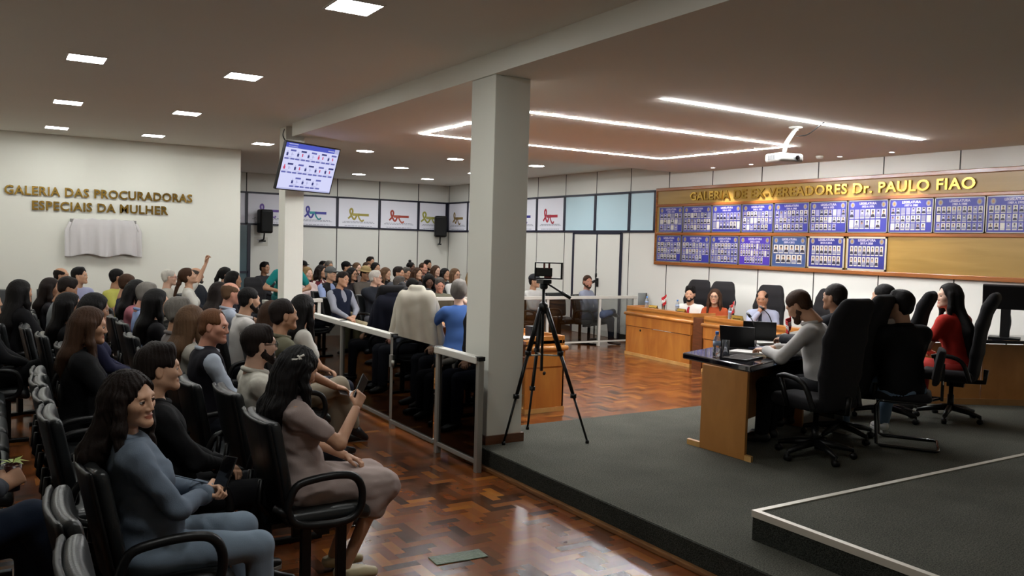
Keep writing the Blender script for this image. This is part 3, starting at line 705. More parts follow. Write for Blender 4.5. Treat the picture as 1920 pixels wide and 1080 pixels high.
        if shoes in ('#d8d8d4', '#0c0c0c'):
            g = MB(); pr = [(x*s, y*s) for x, y in ((-0.07, -0.03), (-0.075, 0), (-0.07, 0.03), (0.02, 0.042), (0.12, 0.043), (0.18, 0.03), (0.195, 0), (0.18, -0.03), (0.12, -0.043), (0.02, -0.042))]
            Mx = Matrix(((ft[0], lat[0], nrm[0], an[0]*s), (ft[1], lat[1], nrm[1], an[1]*s), (ft[2], lat[2], nrm[2], an[2]*s), (0, 0, 0, 1)))
            g.prism(pr, -0.087*s, -0.066*s, 'z', Mx); g.build('sole', mat('sole_white', '#b8b8b4', 0.6), sh)
    info = dict(o=body, base=base, yaw=Y, s=s, z0=z0, hands=hands, J=J, hc=hc, hip=hip, HR=HR, yawdeg=yaw)
    PEOPLE[key] = info
    return info
def world_pt(P, p):
    q = rot2((p[0]*P['s'], p[1]*P['s']), P['yaw']); return Vector((P['base'][0]+q[0], P['base'][1]+q[1], P['z0']+p[2]*P['s']))
def hand_matrix(P, sd):
    W, X, Yv, Z = P['hands'][sd]; R = Matrix.Rotation(P['yaw'], 3, 'Z')
    x, y, z = (R @ Vector(v) for v in (X, Yv, Z)); o = world_pt(P, W)
    return Matrix(((x.x, y.x, z.x, o.x), (x.y, y.y, z.y, o.y), (x.z, y.z, z.z, o.z), (0, 0, 0, 1)))
# ------------------------------------------------------------------ the room
WX, BY, LY, EX = 10.8, 20.75, 15.5, 3.456      # right wall, back wall, left end wall, platform edge
ZC, ZD, ZP = 3.43, 3.25, 0.162                 # main ceiling, dropped ceiling, carpet platform
PY, RY = 6.5, 12.45                            # platform back edge, far railing
paint = mat('wall_paint', '#dbdad0', 0.75, bump=0.05, bscale=120, var=0.02, vscale=3)
panelp = mat('wall_panel', '#e0dfd8', 0.55, var=0.015, vscale=2)
ceilp = mat('ceiling_paint', '#e6e5dc', 0.85, var=0.02, vscale=1.5)
parq = parquet('parquet_wood')
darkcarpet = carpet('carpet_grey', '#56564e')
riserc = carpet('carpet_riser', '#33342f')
trimw = wood('trim_wood', '#5a3a20', '#8a6038', (2, 2, 12))
brown = wood('wood_brown', '#54301c', '#6e4026', (2, 2, 10), 0.35)
seam = mat('seam_dark', '#2a2823', 0.5)
navy = mat('frame_navy', '#1c1d30', 0.4)
alu = mat('white_metal', '#c6c4bb', 0.4, metal=0.0)
alug = mat('grey_metal', '#a3a199', 0.38, metal=0.6)
black = mat('black_plastic', '#0e0e0f', 0.4, spec=0.35)
blackm = mat('black_metal', '#0b0b0c', 0.35, metal=0.4)
leath = mat('black_leather', '#121213', 0.42, bump=0.12, bscale=70, var=0.1)
vinyl = mat('grey_vinyl', '#1d1f20', 0.36, bump=0.12, bscale=110, var=0.1)
fabr = mat('black_fabric', '#121013', 0.95, bump=0.3, bscale=200)
gold = mat('brass', '#b08d45', 0.22, metal=1.0, bump=0.06, bscale=9)
oak = wood('oak_counter', '#a5622a', '#bf8038', (2.2, 2.2, 0.5), 0.32, 0.35)
oakd = wood('oak_band', '#a9682c', '#bf8440', (1, 1, 3), 0.3, 0.4)
oakl = wood('oak_light', '#b98a4c', '#cfa566', (1.5, 1.5, 0.6), 0.4)
desk = wood('desk_brown', '#a0692f', '#b27a3c', (2, 2, 0.8), 0.4, 0.15)
boardw = wood('board_wood', '#90702e', '#a17f3d', (1, 0.35, 3), 0.4, 0.1)

def parquet_floor(name, x0, x1, y0, y1, z, base=-0.05):
    L_, W_ = 0.21, 0.07; vs_, fs, col = [], [], []
    def put(a0, a1, b0, b1):
        a0, a1, b0, b1 = max(a0, x0), min(a1, x1), max(b0, y0), min(b1, y1)
        if a1-a0 < 1e-4 or b1-b0 < 1e-4: return
        b = len(vs_); tz = [z+random.uniform(-0.00016, 0.00016) for _k in range(3)]; tz.append(tz[0]+tz[2]-tz[1]); vs_.extend([(a0, b0, tz[0]), (a1, b0, tz[1]), (a1, b1, tz[2]), (a0, b1, tz[3])]); fs.append((b, b+1, b+2, b+3)); col.append(random.random())
    N = int((abs(x1-x0)+abs(y1-y0))/W_)+10; Mx = int((abs(x1-x0)+abs(y1-y0))/L_)+6
    for i in range(-N, N):
        for j in range(-Mx, Mx):
            ox, oy = x0+i*W_+j*L_, y0+i*W_-j*L_
            if ox > x1 or ox < x0-L_ or oy > y1 or oy < y0-2*L_: continue
            put(ox, ox+L_, oy, oy+W_); put(ox, ox+W_, oy+W_, oy+W_+L_)
    nq = len(fs)
    b = len(vs_); vs_.extend([(x0, y0, base), (x1, y0, base), (x1, y1, base), (x0, y1, base)]); fs.append((b+3, b+2, b+1, b)); col.append(0.3)
    me = np_mesh(name, np.array(vs_), np.array(fs), [parq], None, False)
    at = me.attributes.new('plank', 'FLOAT', 'FACE'); at.data.foreach_set('value', np.array(col, np.float32))
    return struct(link(name, me))
parquet_floor('floor', -2.6, EX, 0.6, LY, 0.0)
parquet_floor('floor_hall', EX, WX, PY, BY, 0.0)
m = MB(); m.box((-2.6, -2.2, -0.05), (EX, 0.6, 0.0)); m.build('floor_front', parq).__setitem__('kind', 'structure')
m = MB(); m.box((-2.6, LY+0.15, -0.05), (EX, BY, 0.0)); struct(m.build('floor_passage', parq))
m = MB(); m.box((EX, -2.2, -0.05), (WX, PY, ZP)); struct(m.build('floor_platform', darkcarpet))
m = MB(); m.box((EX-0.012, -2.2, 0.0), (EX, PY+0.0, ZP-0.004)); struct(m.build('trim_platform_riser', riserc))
m = MB(); m.box((EX-0.05, -2.2, 0.0), (EX-0.012, 6.1, 0.035)); struct(m.build('trim_platform_base', trimw, bevel=0.008))
# second, higher stage with its metal edge
pc = at_z(1413, 957, 0.335)
m = MB(); m.box((pc.x, -2.2, ZP), (WX, pc.y, 0.33)); struct(m.build('floor_stage', darkcarpet))
m = MB(); m.box((pc.x-0.008, -2.2, 0.298), (pc.x+0.03, pc.y+0.008, 0.337)); m.box((pc.x+0.03, pc.y-0.03, 0.298), (WX, pc.y+0.008, 0.337)); struct(m.build('trim_stage_edge', mat('edge_alu', '#b9b3a6', 0.45, metal=0.3)))
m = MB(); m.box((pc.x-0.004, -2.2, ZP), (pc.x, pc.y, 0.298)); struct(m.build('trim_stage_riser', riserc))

m = MB(); m.box((-2.7, LY, 0), (3.84, LY+0.15, ZC)); struct(m.build('wall_left', paint))
m = MB(); m.box((-2.7, -2.2, 0), (-2.6, LY, ZC)); struct(m.build('wall_side', paint))
m = MB(); m.box((-2.7, -2.3, 0), (WX+0.1, -2.2, ZC)); struct(m.build('wall_front', paint))
m = MB(); m.box((WX, -2.2, 0), (WX+0.12, BY+0.12, ZC)); struct(m.build('wall_right', panelp))
m = MB(); m.box((-2.7, BY, 0), (WX, BY+0.12, ZC)); struct(m.build('wall_back', panelp))
m = MB(); m.box((-2.7, LY+0.15, 0), (-2.6, BY, ZC)); struct(m.build('wall_passage', paint))
m = MB(); m.box((-2.7, -2.3, ZC), (WX+0.12, BY+0.12, ZC+0.12)); struct(m.build('ceiling', ceilp))
m = MB(); m.box((3.51, -2.2, ZD), (WX, 11.4, ZC)); struct(m.build('ceiling_dropped', ceilp))
def pillar(name, x0, x1, y0, y1, z0, z1, skirt):
    m = MB(); m.box((x0, y0, z0), (x1, y1, z1)); struct(m.build(name, paint, bevel=0.006))
    if skirt:
        m = MB(); t = 0.018; m.box((x0-t, y0-t, z0), (x1+t, y0, z0+0.075)); m.box((x0-t, y1, z0), (x1+t, y1+t, z0+0.075)); m.box((x0-t, y0, z0), (x0, y1, z0+0.075)); m.box((x1, y0, z0), (x1+t, y1, z0+0.075))
        struct(m.build('baseboard_pillar', brown))
pb = at_z(912, 834, ZP)
PYN = pb.y
pillar('pillar_front', 3.53, 3.875, PYN, PYN+0.40, ZP, ZD, True)
m = MB(); m.box((3.53-0.0, PYN+0.4-0.4, 0.0), (3.54, PYN+0.4, ZP)); 
pillar('pillar_rear', 3.53, 3.80, 11.75, 12.05, 0.0, ZC, False)
# panel seams, baseboards
m = MB(); ys = []
for px in (1063, 1122, 1187.5, 1260, 1342, 1434, 1541, 1661, 1801):
    ys.append(at_x(px, 300, WX).y)
ys = sorted(ys); p0 = (ys[-1]-ys[0])/(len(ys)-1); SEAMS = [ys[0]+p0*k for k in range(-6, 15) if -2 < ys[0]+p0*k < BY-0.05]
for y in SEAMS: m.box((WX-0.004, y-0.008, 0), (WX, y+0.008, ZC))
struct(m.build('trim_seams_right', seam))
m = MB(); BX = [at_y(px, 400, BY).x for px in (467.5, 632, 711, 784)]
st = (BX[-1]-BX[1])/2
for x in BX[1:]+[BX[1]-st*k for k in (1, 2, 3)]: m.box((x-0.012, BY-0.004, 0), (x+0.012, BY, ZC))
struct(m.build('trim_seams_back', seam))
m = MB(); m.box((WX-0.015, PY, 0), (WX, BY, 0.11)); struct(m.build('baseboard_right', seam))
m = MB(); m.box((3.84, BY-0.015, 0), (WX, BY, 0.11)); struct(m.build('baseboard_back', seam))
# band of framed panes
BZ0, BZ1 = 2.18, 2.95
pane_g = mat('window_glass', '#cdeaf6', 0.12, spec=0.6, coat=0.5)
ysb = [y for y in SEAMS if y > 11.7]; EB = at_x(1231, 400, WX).y
def band_bars(name, along, a0, a1, cuts):
    m = MB(); t = 0.022
    def bx(p, q, z0, z1):
        if along == 'y': m.box((WX-0.03, p, z0), (WX-0.002, q, z1))
        else: m.box((p, BY-0.03, z0), (q, BY-0.002, z1))
    bx(a0, a1, BZ0-t, BZ0+t); bx(a0, a1, BZ1-t, BZ1+t)
    for c in cuts: bx(c-0.035, c+0.035, BZ0, BZ1)
    return struct(m.build(name, navy))
band_bars('trim_band_right', 'y', EB, BY, [EB+0.02]+[y for y in ysb if y > EB+0.2]+[BY-0.03])
XB0 = 4.0; bxs = sorted(BX[1:]+[BX[1]-st*k for k in (1, 2, 3)])
band_bars('trim_band_back', 'x', XB0, WX, [x for x in bxs if x > XB0]+[WX-0.03])
edges = [EB]+[y for y in ysb if y > EB+0.2]+[BY]
wn = 0
POSTER = mat('poster_white', '#eeeefa', 0.5)
pale = mat('poster_text', '#8a8a9c', 0.6)
def ribbon_poster(label, along, a0, a1, col, col2):
    """paper banner behind the frame with an awareness ribbon, a bar and rows of small print"""
    def P(u, v, d=0.0):   # u 0..1 left to right as seen, v metres up
        if along == 'y': return (WX-0.012-d, a1+(a0-a1)*u, BZ0+v)
        return (a0+(a1-a0)*u, BY-0.012-d, BZ0+v)
    W_ = abs(a1-a0); H_ = BZ1-BZ0
    m = MB()
    def rect(u0, u1, v0, v1, d0, d1, mi):
        m.mi = mi; q = [P(u0, v0, d0), P(u1, v0, d0), P(u1, v1, d0), P(u0, v1, d0)]; r = [P(u0, v0, d1), P(u1, v0, d1), P(u1, v1, d1), P(u0, v1, d1)]
        m.add(q+r, [(3, 2, 1, 0), (4, 5, 6, 7), (0, 1, 5, 4), (1, 2, 6, 5), (2, 3, 7, 6), (3, 0, 4, 7)])
    rect(0.0, 1.0, 0.0, H_, 0.0, 0.003, 0)
    o = m.build('ribbon_poster', [POSTER]); tag(o, label, 'poster', 'ribbon posters in the window band')
    c1 = mat('ribbon_'+col.strip('#'), col, 0.6); c2 = mat('ribbon_'+col2.strip('#'), col2, 0.6)
    m = MB()
    pts = [(0.10, 0.30), (0.20, 0.42), (0.235, 0.55), (0.20, 0.63), (0.155, 0.58), (0.165, 0.48), (0.22, 0.36), (0.27, 0.285), (0.31, 0.30), (0.36, 0.41)]
    k = 0.66/W_ if W_ > 0.9 else 1.0
    def rib(pts, wd, mi):
        pp = bez([Vector((0.5+(p[0]-0.42)*k*1.35/1.0, p[1]*H_*1.02, 0)) for p in pts], 40); vv, ff = [], []; m.mi = mi
        for i, p in enumerate(pp):
            t = (pp[min(i+1, len(pp)-1)]-pp[max(i-1, 0)]); t = Vector((t.x*W_, t.y, 0)).normalized(); n = Vector((-t.y/W_, t.x, 0))*wd
            vv += [P(p.x+n.x, p.y+n.y, 0.005+0.0003*(i % 2)), P(p.x-n.x, p.y-n.y, 0.005+0.0003*(i % 2))]
        for i in range(len(pp)-1): ff.append((2*i, 2*i+1, 2*i+3, 2*i+2))
        m.add(vv, ff)
    rib(pts, 0.023, 0); rib([(0.40, 0.43), (0.44, 0.32), (0.50, 0.24), (0.555, 0.245), (0.57, 0.285)], 0.020, 1)
    def bar(u0, u1, v0, v1, mi, d=0.005):
        m.mi = mi; m.add([P(u0, v0, d), P(u1, v0, d), P(u1, v1, d), P(u0, v1, d)], [(0, 1, 2, 3)])
    cu = lambda u: 0.5+(u-0.42)*k*1.35
    bar(cu(0.24), cu(0.46), 0.40*H_, 0.49*H_, 1); bar(cu(0.40), cu(0.74), 0.405*H_, 0.485*H_, 0, 0.0055)
    m.build('ribbon_emblem', [c1, c2], o)
    m = MB(); rs = random.Random(sum(map(ord, label)))
    for row, (v, u0, u1) in enumerate(((0.20, 0.14, 0.86), (0.165, 0.10, 0.9), (0.055, 0.16, 0.84))):
        u = u0
        while u < u1:
            l = rs.uniform(0.03, 0.09); m.mi = 0
            m.add([P(u, v*H_, 0.005), P(min(u+l, u1), v*H_, 0.005), P(min(u+l, u1), v*H_+0.012, 0.005), P(u, v*H_+0.012, 0.005)], [(0, 1, 2, 3)]); u += l+0.015
    m.build('text_lettering', pale, o)
rcol = [None, None, None, ('red ribbon', '#b3243c', '#a53a4c'), ('dark blue ribbon', '#2c2a8c', '#39369a'), ('grey green ribbon', '#8d8a52', '#8d8a52'), ('olive yellow ribbon', '#a79b52', '#9d9355'), ('brown gold ribbon', '#8a7138', '#7a6240'), ('pale ribbon', '#a79b52', '#9d9355')]
for i in range(len(edges)-1):
    a, b = edges[i]+0.03, edges[i+1]-0.03
    if b-a < 0.2: continue
    if i < 3:
        wn += 1; m = MB(); m.box((WX-0.014, a, BZ0), (WX-0.004, b, BZ1)); struct(m.build('window_%d' % wn, pane_g))
    else:
        rc = rcol[min(i, len(rcol)-1)]
        ribbon_poster('white poster with %s on the right wall, %s from the glass panes' % (rc[0], ('first', 'second', 'third', 'fourth', 'fifth', 'sixth', 'seventh')[i-3]), 'y', a, b, rc[1], rc[2])
bcol = {0: ('deep purple', '#5b3f96', '#5b3f96'), 1: ('violet', '#7a5fae', '#8d79c0'), 2: ('teal and indigo', '#4b4aa0', '#3f9aa6'), 3: ('golden yellow', '#a89a4c', '#b3a455'), 4: ('orange red', '#a8463a', '#b55a48'), 5: ('lime yellow', '#a3a24e', '#b0ae62')}
be = [XB0]+[x for x in bxs if x > XB0]+[WX-0.04]
for i in range(len(be)-1):
    a, b = be[i]+0.03, be[i+1]-0.03
    if b-a < 0.25: continue
    c = bcol[min(max(i-(len(be)-1-6), 0), 5)]
    ribbon_poster('white poster with a %s ribbon in the band high on the back wall' % c[0], 'x', a, b, c[1], c[2])
# doors
m = MB()
d0, dm, d1 = at_x(1165, 480, WX).y, at_x(1120, 480, WX).y, at_x(1076, 480, WX).y
for y in (d0, d1): m.box((WX-0.03, y-0.03, 0), (WX-0.002, y+0.03, 2.15))
m.box((WX-0.03, dm-0.014, 0), (WX-0.002, dm+0.014, 2.15)); m.box((WX-0.03, d0, 2.12), (WX-0.002, d1, 2.16))
struct(m.build('trim_door', navy))
for i, (a, b) in enumerate(((d0+0.03, dm-0.014), (dm+0.014, d1-0.03))):
    m = MB(); m.box((WX-0.018, a, 0.005), (WX-0.004, b, 2.12)); struct(m.build('door_%d' % (i+1), panelp))
m = MB(); m.box((WX-0.05, dm-0.09, 1.02), (WX-0.018, dm-0.05, 1.20)); m.cyl((WX-0.07, dm-0.02, 1.12), (WX-0.07, dm-0.11, 1.12), 0.012); m.box((WX-0.06, dm-0.04, 1.10), (WX-0.018, dm-0.02, 1.14)); struct(m.build('door_handle', black, bpy.data.objects['door_1']))
gx0, gx1 = at_y(446, 500, BY).x, at_y(464.5, 500, BY).x
m = MB(); m.box((gx1-0.03, BY-0.05, 0), (gx1+0.05, BY-0.002, 2.18)); m.box((gx0-1.0, BY-0.05, 0.98), (gx1, BY-0.002, 1.03)); struct(m.build('trim_glass_door', navy))
m = MB(); m.box((gx0-1.0, BY-0.03, 0), (gx1-0.03, BY-0.004, 2.15)); struct(m.build('door_3', mat('door_glass', '#5d7076', 0.15, spec=0.6)))

# ------------------------------------------------------------------ lamps of the room
lp = emit('panel_light', (0.98, 1.0, 0.97), PANEL_L); lr = emit('round_light', (0.98, 1.0, 0.97), ROUND_L)
wf = mat('lamp_rim', '#e0ddd8', 0.5)
names = {(0, 0): 'nearest the beam by the camera', (0, 1): 'second row, left of the pair', (1, 1): 'second row, beside the beam', (0, 2): 'third row, left of the pair', (1, 2): 'third row, right of the pair', (0, 3): 'fourth row, left end above the gold lettering', (1, 3): 'fourth row, middle', (2, 3): 'fourth row, beside the hanging screen'}
LP = [((0, 0), 2.09, 5.45), ((0, 1), 0.74, 8.55), ((1, 1), 2.11, 8.45), ((0, 2), 0.80, 11.55), ((1, 2), 2.15, 11.45), ((0, 3), 0.85, 14.45), ((1, 3), 2.2, 14.4), ((2, 3), 3.88, 14.2)]
for k, x, y in LP:
    o = empty('ceiling_panel_light', (x, y, ZC)); tag(o, 'square white led ceiling light, '+names[k], 'ceiling light', 'square lights in the audience ceiling')
    m = MB(); h = 0.15
    m.box((-h-0.014, -h-0.014, -0.008), (h+0.014, -h, 0)); m.box((-h-0.014, h, -0.008), (h+0.014, h+0.014, 0)); m.box((-h-0.014, -h, -0.008), (-h, h, 0)); m.box((h, -h, -0.008), (h+0.014, h, 0)); m.build('rim', wf, o)
    m = MB(); m.box((-h, -h, -0.006), (h, h, -0.001)); m.build('diffuser', lp, o)
# unseen panels added out of frame to brighten the near rows and pillar
for x, y in ((-1.0, 8.5), (-1.0, 11.5), (-1.0, 14.4), (0.74, 5.45), (0.74, 2.45), (2.1, 2.45)):
    o = empty('ceiling_panel_light', (x, y, ZC)); tag(o, 'square white led ceiling light added outside the picture to light the near seats', 'ceiling light', 'square lights in the audience ceiling')
    m = MB(); m.box((-0.15, -0.15, -0.006), (0.15, 0.15, -0.001)); m.build('diffuser', lp, o)
wh = ['behind the hanging screen, first row', 'first row, middle', 'first row, right of the front pillar', 'second row, left', 'second row, middle', 'second row, right', 'last row, left', 'last row, right']
for i, (x, y) in enumerate(((5.6, 13.95), (7.40, 13.95), (9.2, 13.9), (5.6, 16.5), (7.45, 16.5), (9.2, 16.4), (7.44, 18.9), (9.23, 18.85))):
    o = empty('round_downlight', (x, y, ZC)); tag(o, 'round white ceiling downlight over the rear audience, '+wh[i], 'ceiling light', 'round downlights at the back')
    m = MB(); m.lathe([(0.17, 0), (0.17, -0.008), (0.15, -0.008), (0.15, 0)], n=28); m.build('rim', wf, o)
    m = MB(); m.lathe([(0.15, -0.001), (0.15, -0.006)], n=28); m.build('diffuser', lr, o)
stripm = emit('led_strip', (0.98, 0.99, 1.0), STRIP_L)
def strip(label, pts, wd=0.022):
    m = MB()
    for a, b in zip(pts[:-1], pts[1:]):
        a, b = Vector(a), Vector(b); t = (b-a).normalized(); n = Vector((-t.y, t.x, 0))*wd/2; e = t*wd/2
        q = [a-e+n, a-e-n, b+e-n, b+e+n]; m.add([(p.x, p.y, ZD-0.001) for p in q]+[(p.x, p.y, ZD-0.007) for p in q], [(0, 1, 2, 3), (7, 6, 5, 4), (0, 4, 5, 1), (1, 5, 6, 2), (2, 6, 7, 3), (3, 7, 4, 0)])
    tag(m.build('led_strip', stripm), label, 'led strip', 'led strips in the dropped ceiling')
strip('straight led strip nearest the camera, in the dropped ceiling above the projector', [at_z(1245, 185, ZD), at_z(1727, 262, ZD)])
c_ = at_z(790, 251, ZD); d_ = at_z(1243, 297, ZD); e_ = at_z(1489, 274, ZD); f_ = Vector((c_.x, e_.y, ZD))
strip('led strip bent into a long rectangle on the dropped ceiling', [(f_.x, e_.y, 0), (c_.x, 9.85, 0), (d_.x, 9.85, 0), (8.95, e_.y, 0), (f_.x, e_.y, 0)])
for i, (px, py) in enumerate(((1315, 312), (1390, 306), (1563, 292), (1665, 284))):
    p = at_z(px, py, ZD); p.x = WX-0.42
    o = empty('wall_spotlight', (p.x, p.y, ZD)); tag(o, 'small recessed spotlight in the ceiling over the portrait board, %s from the glass panes' % ('first', 'second', 'third', 'fourth')[i], 'spotlight', 'spotlights washing the right wall')
    m = MB(); m.lathe([(0.045, 0), (0.045, -0.006), (0.032, -0.006), (0.032, 0)], n=18); m.build('rim', wf, o)
    m = MB(); m.lathe([(0.032, -0.001), (0.032, -0.004)], n=18); m.build('diffuser', emit('spot_light', (1, 0.95, 0.95), 30), o)
    l = bpy.data.lights.new('spot_beam', 'SPOT'); l.energy = SPOT_W; l.spot_size = 1.25; l.spot_blend = 0.7; l.shadow_soft_size = 0.03; l.color = (1, 0.95, 0.9)
    lo_ = bpy.data.objects.new('spot_beam', l); COL.objects.link(lo_); lo_.parent = o; lo_.location = (0, 0, -0.03); lo_.rotation_euler = (0, math.radians(-14), 0)
# ------------------------------------------------------------------ lettering on the walls
def lettering(name, lines, label, cat_, place, mt, rim=None):
    o = empty(name); tag(o, label, cat_)
    for txt, size, w_, M in lines:
        me = text_mesh(txt, size, 0.012, 0.004*size/0.16, 'LEFT', 1.08); co = np.zeros(len(me.vertices)*3); me.vertices.foreach_get('co', co); co = co.reshape(-1, 3)
        sx = w_/(co[:, 0].max()-co[:, 0].min()); x0 = co[:, 0].min(); y0 = co[:, 1].min(); sy = size/(co[:, 1].max()-y0)
        for v in me.vertices: v.co = M @ Vector(((v.co.x-x0)*sx, (v.co.y-y0)*sy, v.co.z+0.012))
        me.materials.append(mt); me.update(); link('lettering', me, o)
    return o
def frame_of(origin, right, up):
    r = Vector(right).normalized(); u = Vector(up).normalized(); n = r.cross(u)
    return Matrix(((r.x, u.x, n.x, origin[0]), (r.y, u.y, n.y, origin[1]), (r.z, u.z, n.z, origin[2]), (0, 0, 0, 1)))
yw = LY-0.004
a = at_y(8, 364, yw); b = at_y(360, 377, yw)
g2 = at_y(60, 390, yw); g3 = at_y(315, 395, yw)
lettering('wall_lettering', [('GALERIA DAS PROCURADORAS', 0.150, b.x-a.x, frame_of((a.x, yw, 2.43), (1, 0, 0), (0, 0, 1))),
                             ('ESPECIAIS DA MULHER', 0.150, g3.x-g2.x, frame_of((g2.x, yw, 2.20), (1, 0, 0), (0, 0, 1)))],
          'two lines of polished gold letters on the pale left end wall', 'lettering', None, gold)
# draped white cloth below
def drape():
    o = empty('draped_cloth', (1.60, yw, 0)); tag(o, 'white satin cloth draped over a plaque below the gold letters on the left wall', 'cloth')
    nx, nz = 110, 44; W_, H_ = 1.14, 0.62; vv = []
    for j in range(nz+1):
        t = j/nz
        for i in range(nx+1):
            u = i/nx; ux = (u-0.5)*W_*(0.90+0.12*min(1, t*4))
            fold = 0.5+0.5*math.sin(u*31+1.2*math.sin(u*9)+0.6*math.sin(t*3))+0.35*math.sin(u*57+2)
            sag = 0.05*abs(math.sin(u*9.4))*(1-t)**2
            y = -0.045-0.030*fold*min(1, t*2.2)*(0.4+0.6*t)-0.012*min(1, t*6)-(0.02 if 0.07 < u < 0.93 else 0.0)
            z = 2.10-sag*0.5-t*H_-0.025*math.sin(u*13+1)*t-(0.07 if u < 0.06 or u > 0.95 else 0)*(1-t)
            vv.append((ux, y, z))
    n = nx+1; q = [(j*n+i, j*n+i+1, (j+1)*n+i+1, (j+1)*n+i) for j in range(nz) for i in range(nx)]
    ob = link('cloth', np_mesh('cloth', np.array(vv), np.array(q)[:, ::-1], [mat('white_satin', '#c3bfbf', 0.38, spec=0.4)]), o)
    s = ob.modifiers.new('thick', 'SOLIDIFY'); s.thickness = 0.004
    m = MB(); m.box((-0.50, -0.035, 1.50), (0.50, -0.002, 2.08)); m.build('plaque', mat('plaque_grey', '#8a8784', 0.5), o)
drape()

# ------------------------------------------------------------------ portrait board on the right wall
xw = WX-0.003
def BP(px, py, d=0.0): p = at_x(px, py, WX-d); return p
bY0, bY1 = at_x(1233, 400, WX).y, 1.2          # far end, near end (out of frame)
bt, bm1, bm2, bb = 2.965, 2.665, 2.135, 1.585
board = empty('portrait_board', (WX, 0, 0)); tag(board, 'long wooden honour board with brown rails on the right wall, behind blue portrait panels', 'board')
m = MB(); m.box((-0.035, bY1, bb), (-0.003, bY0, bt)); m.build('backing', boardw, board)
m = MB()
for z in (bt, bb): m.box((-0.06, bY1, z-0.03), (-0.003, bY0, z+0.03))
for z in (bm1, bm2): m.box((-0.055, bY1, z-0.025), (-0.034, bY0, z+0.025))
for y in (bY0-0.03, bY1): m.box((-0.06, y, bb), (-0.003, y+0.03, bt))
m.build('rails', wood('rail_wood', '#7d4620', '#a2622f', (2, 0.4, 6), 0.25, 0.5), board, bevel=0.008)
la = at_x(1295, 370, WX-0.04); lb = at_x(1830, 350, WX-0.04)
me_l = [('GALERIA DE EX-VEREADORES Dr. PAULO FIAO', 0.155, la.y-lb.y, frame_of((WX-0.036, la.y, 2.735), (0, -1, 0), (0, 0, 1)))]
o = lettering('board_lettering', me_l, 'row of thick gold letters along the top of the portrait board', 'lettering', None, gold)
pblue = mat('panel_blue', '#33358e', 0.35, coat=0.3); pviolet = mat('panel_violet', '#45309a', 0.35, coat=0.3); pteal = mat('panel_teal', '#3a4f80', 0.35, coat=0.3); pdeep = mat('panel_deep_blue', '#282c7c', 0.35, coat=0.3)
pw = mat('photo_paper', '#c4c0b6', 0.5); pgr = mat('photo_grey', '#7f7f98', 0.5); pdk = mat('photo_dark', '#2c2a3a', 0.5); psk = mat('photo_skin', '#96725c', 0.5); pgold = mat('emblem_gold', '#9c8750', 0.4); pred = mat('emblem_red', '#9a4a4a', 0.5)
plil = mat('photo_lilac', '#8f8db8', 0.5)
titlem = mat('title_white', '#b4aec8', 0.5); alf = mat('frame_alu', '#8d8a86', 0.35, metal=0.5)
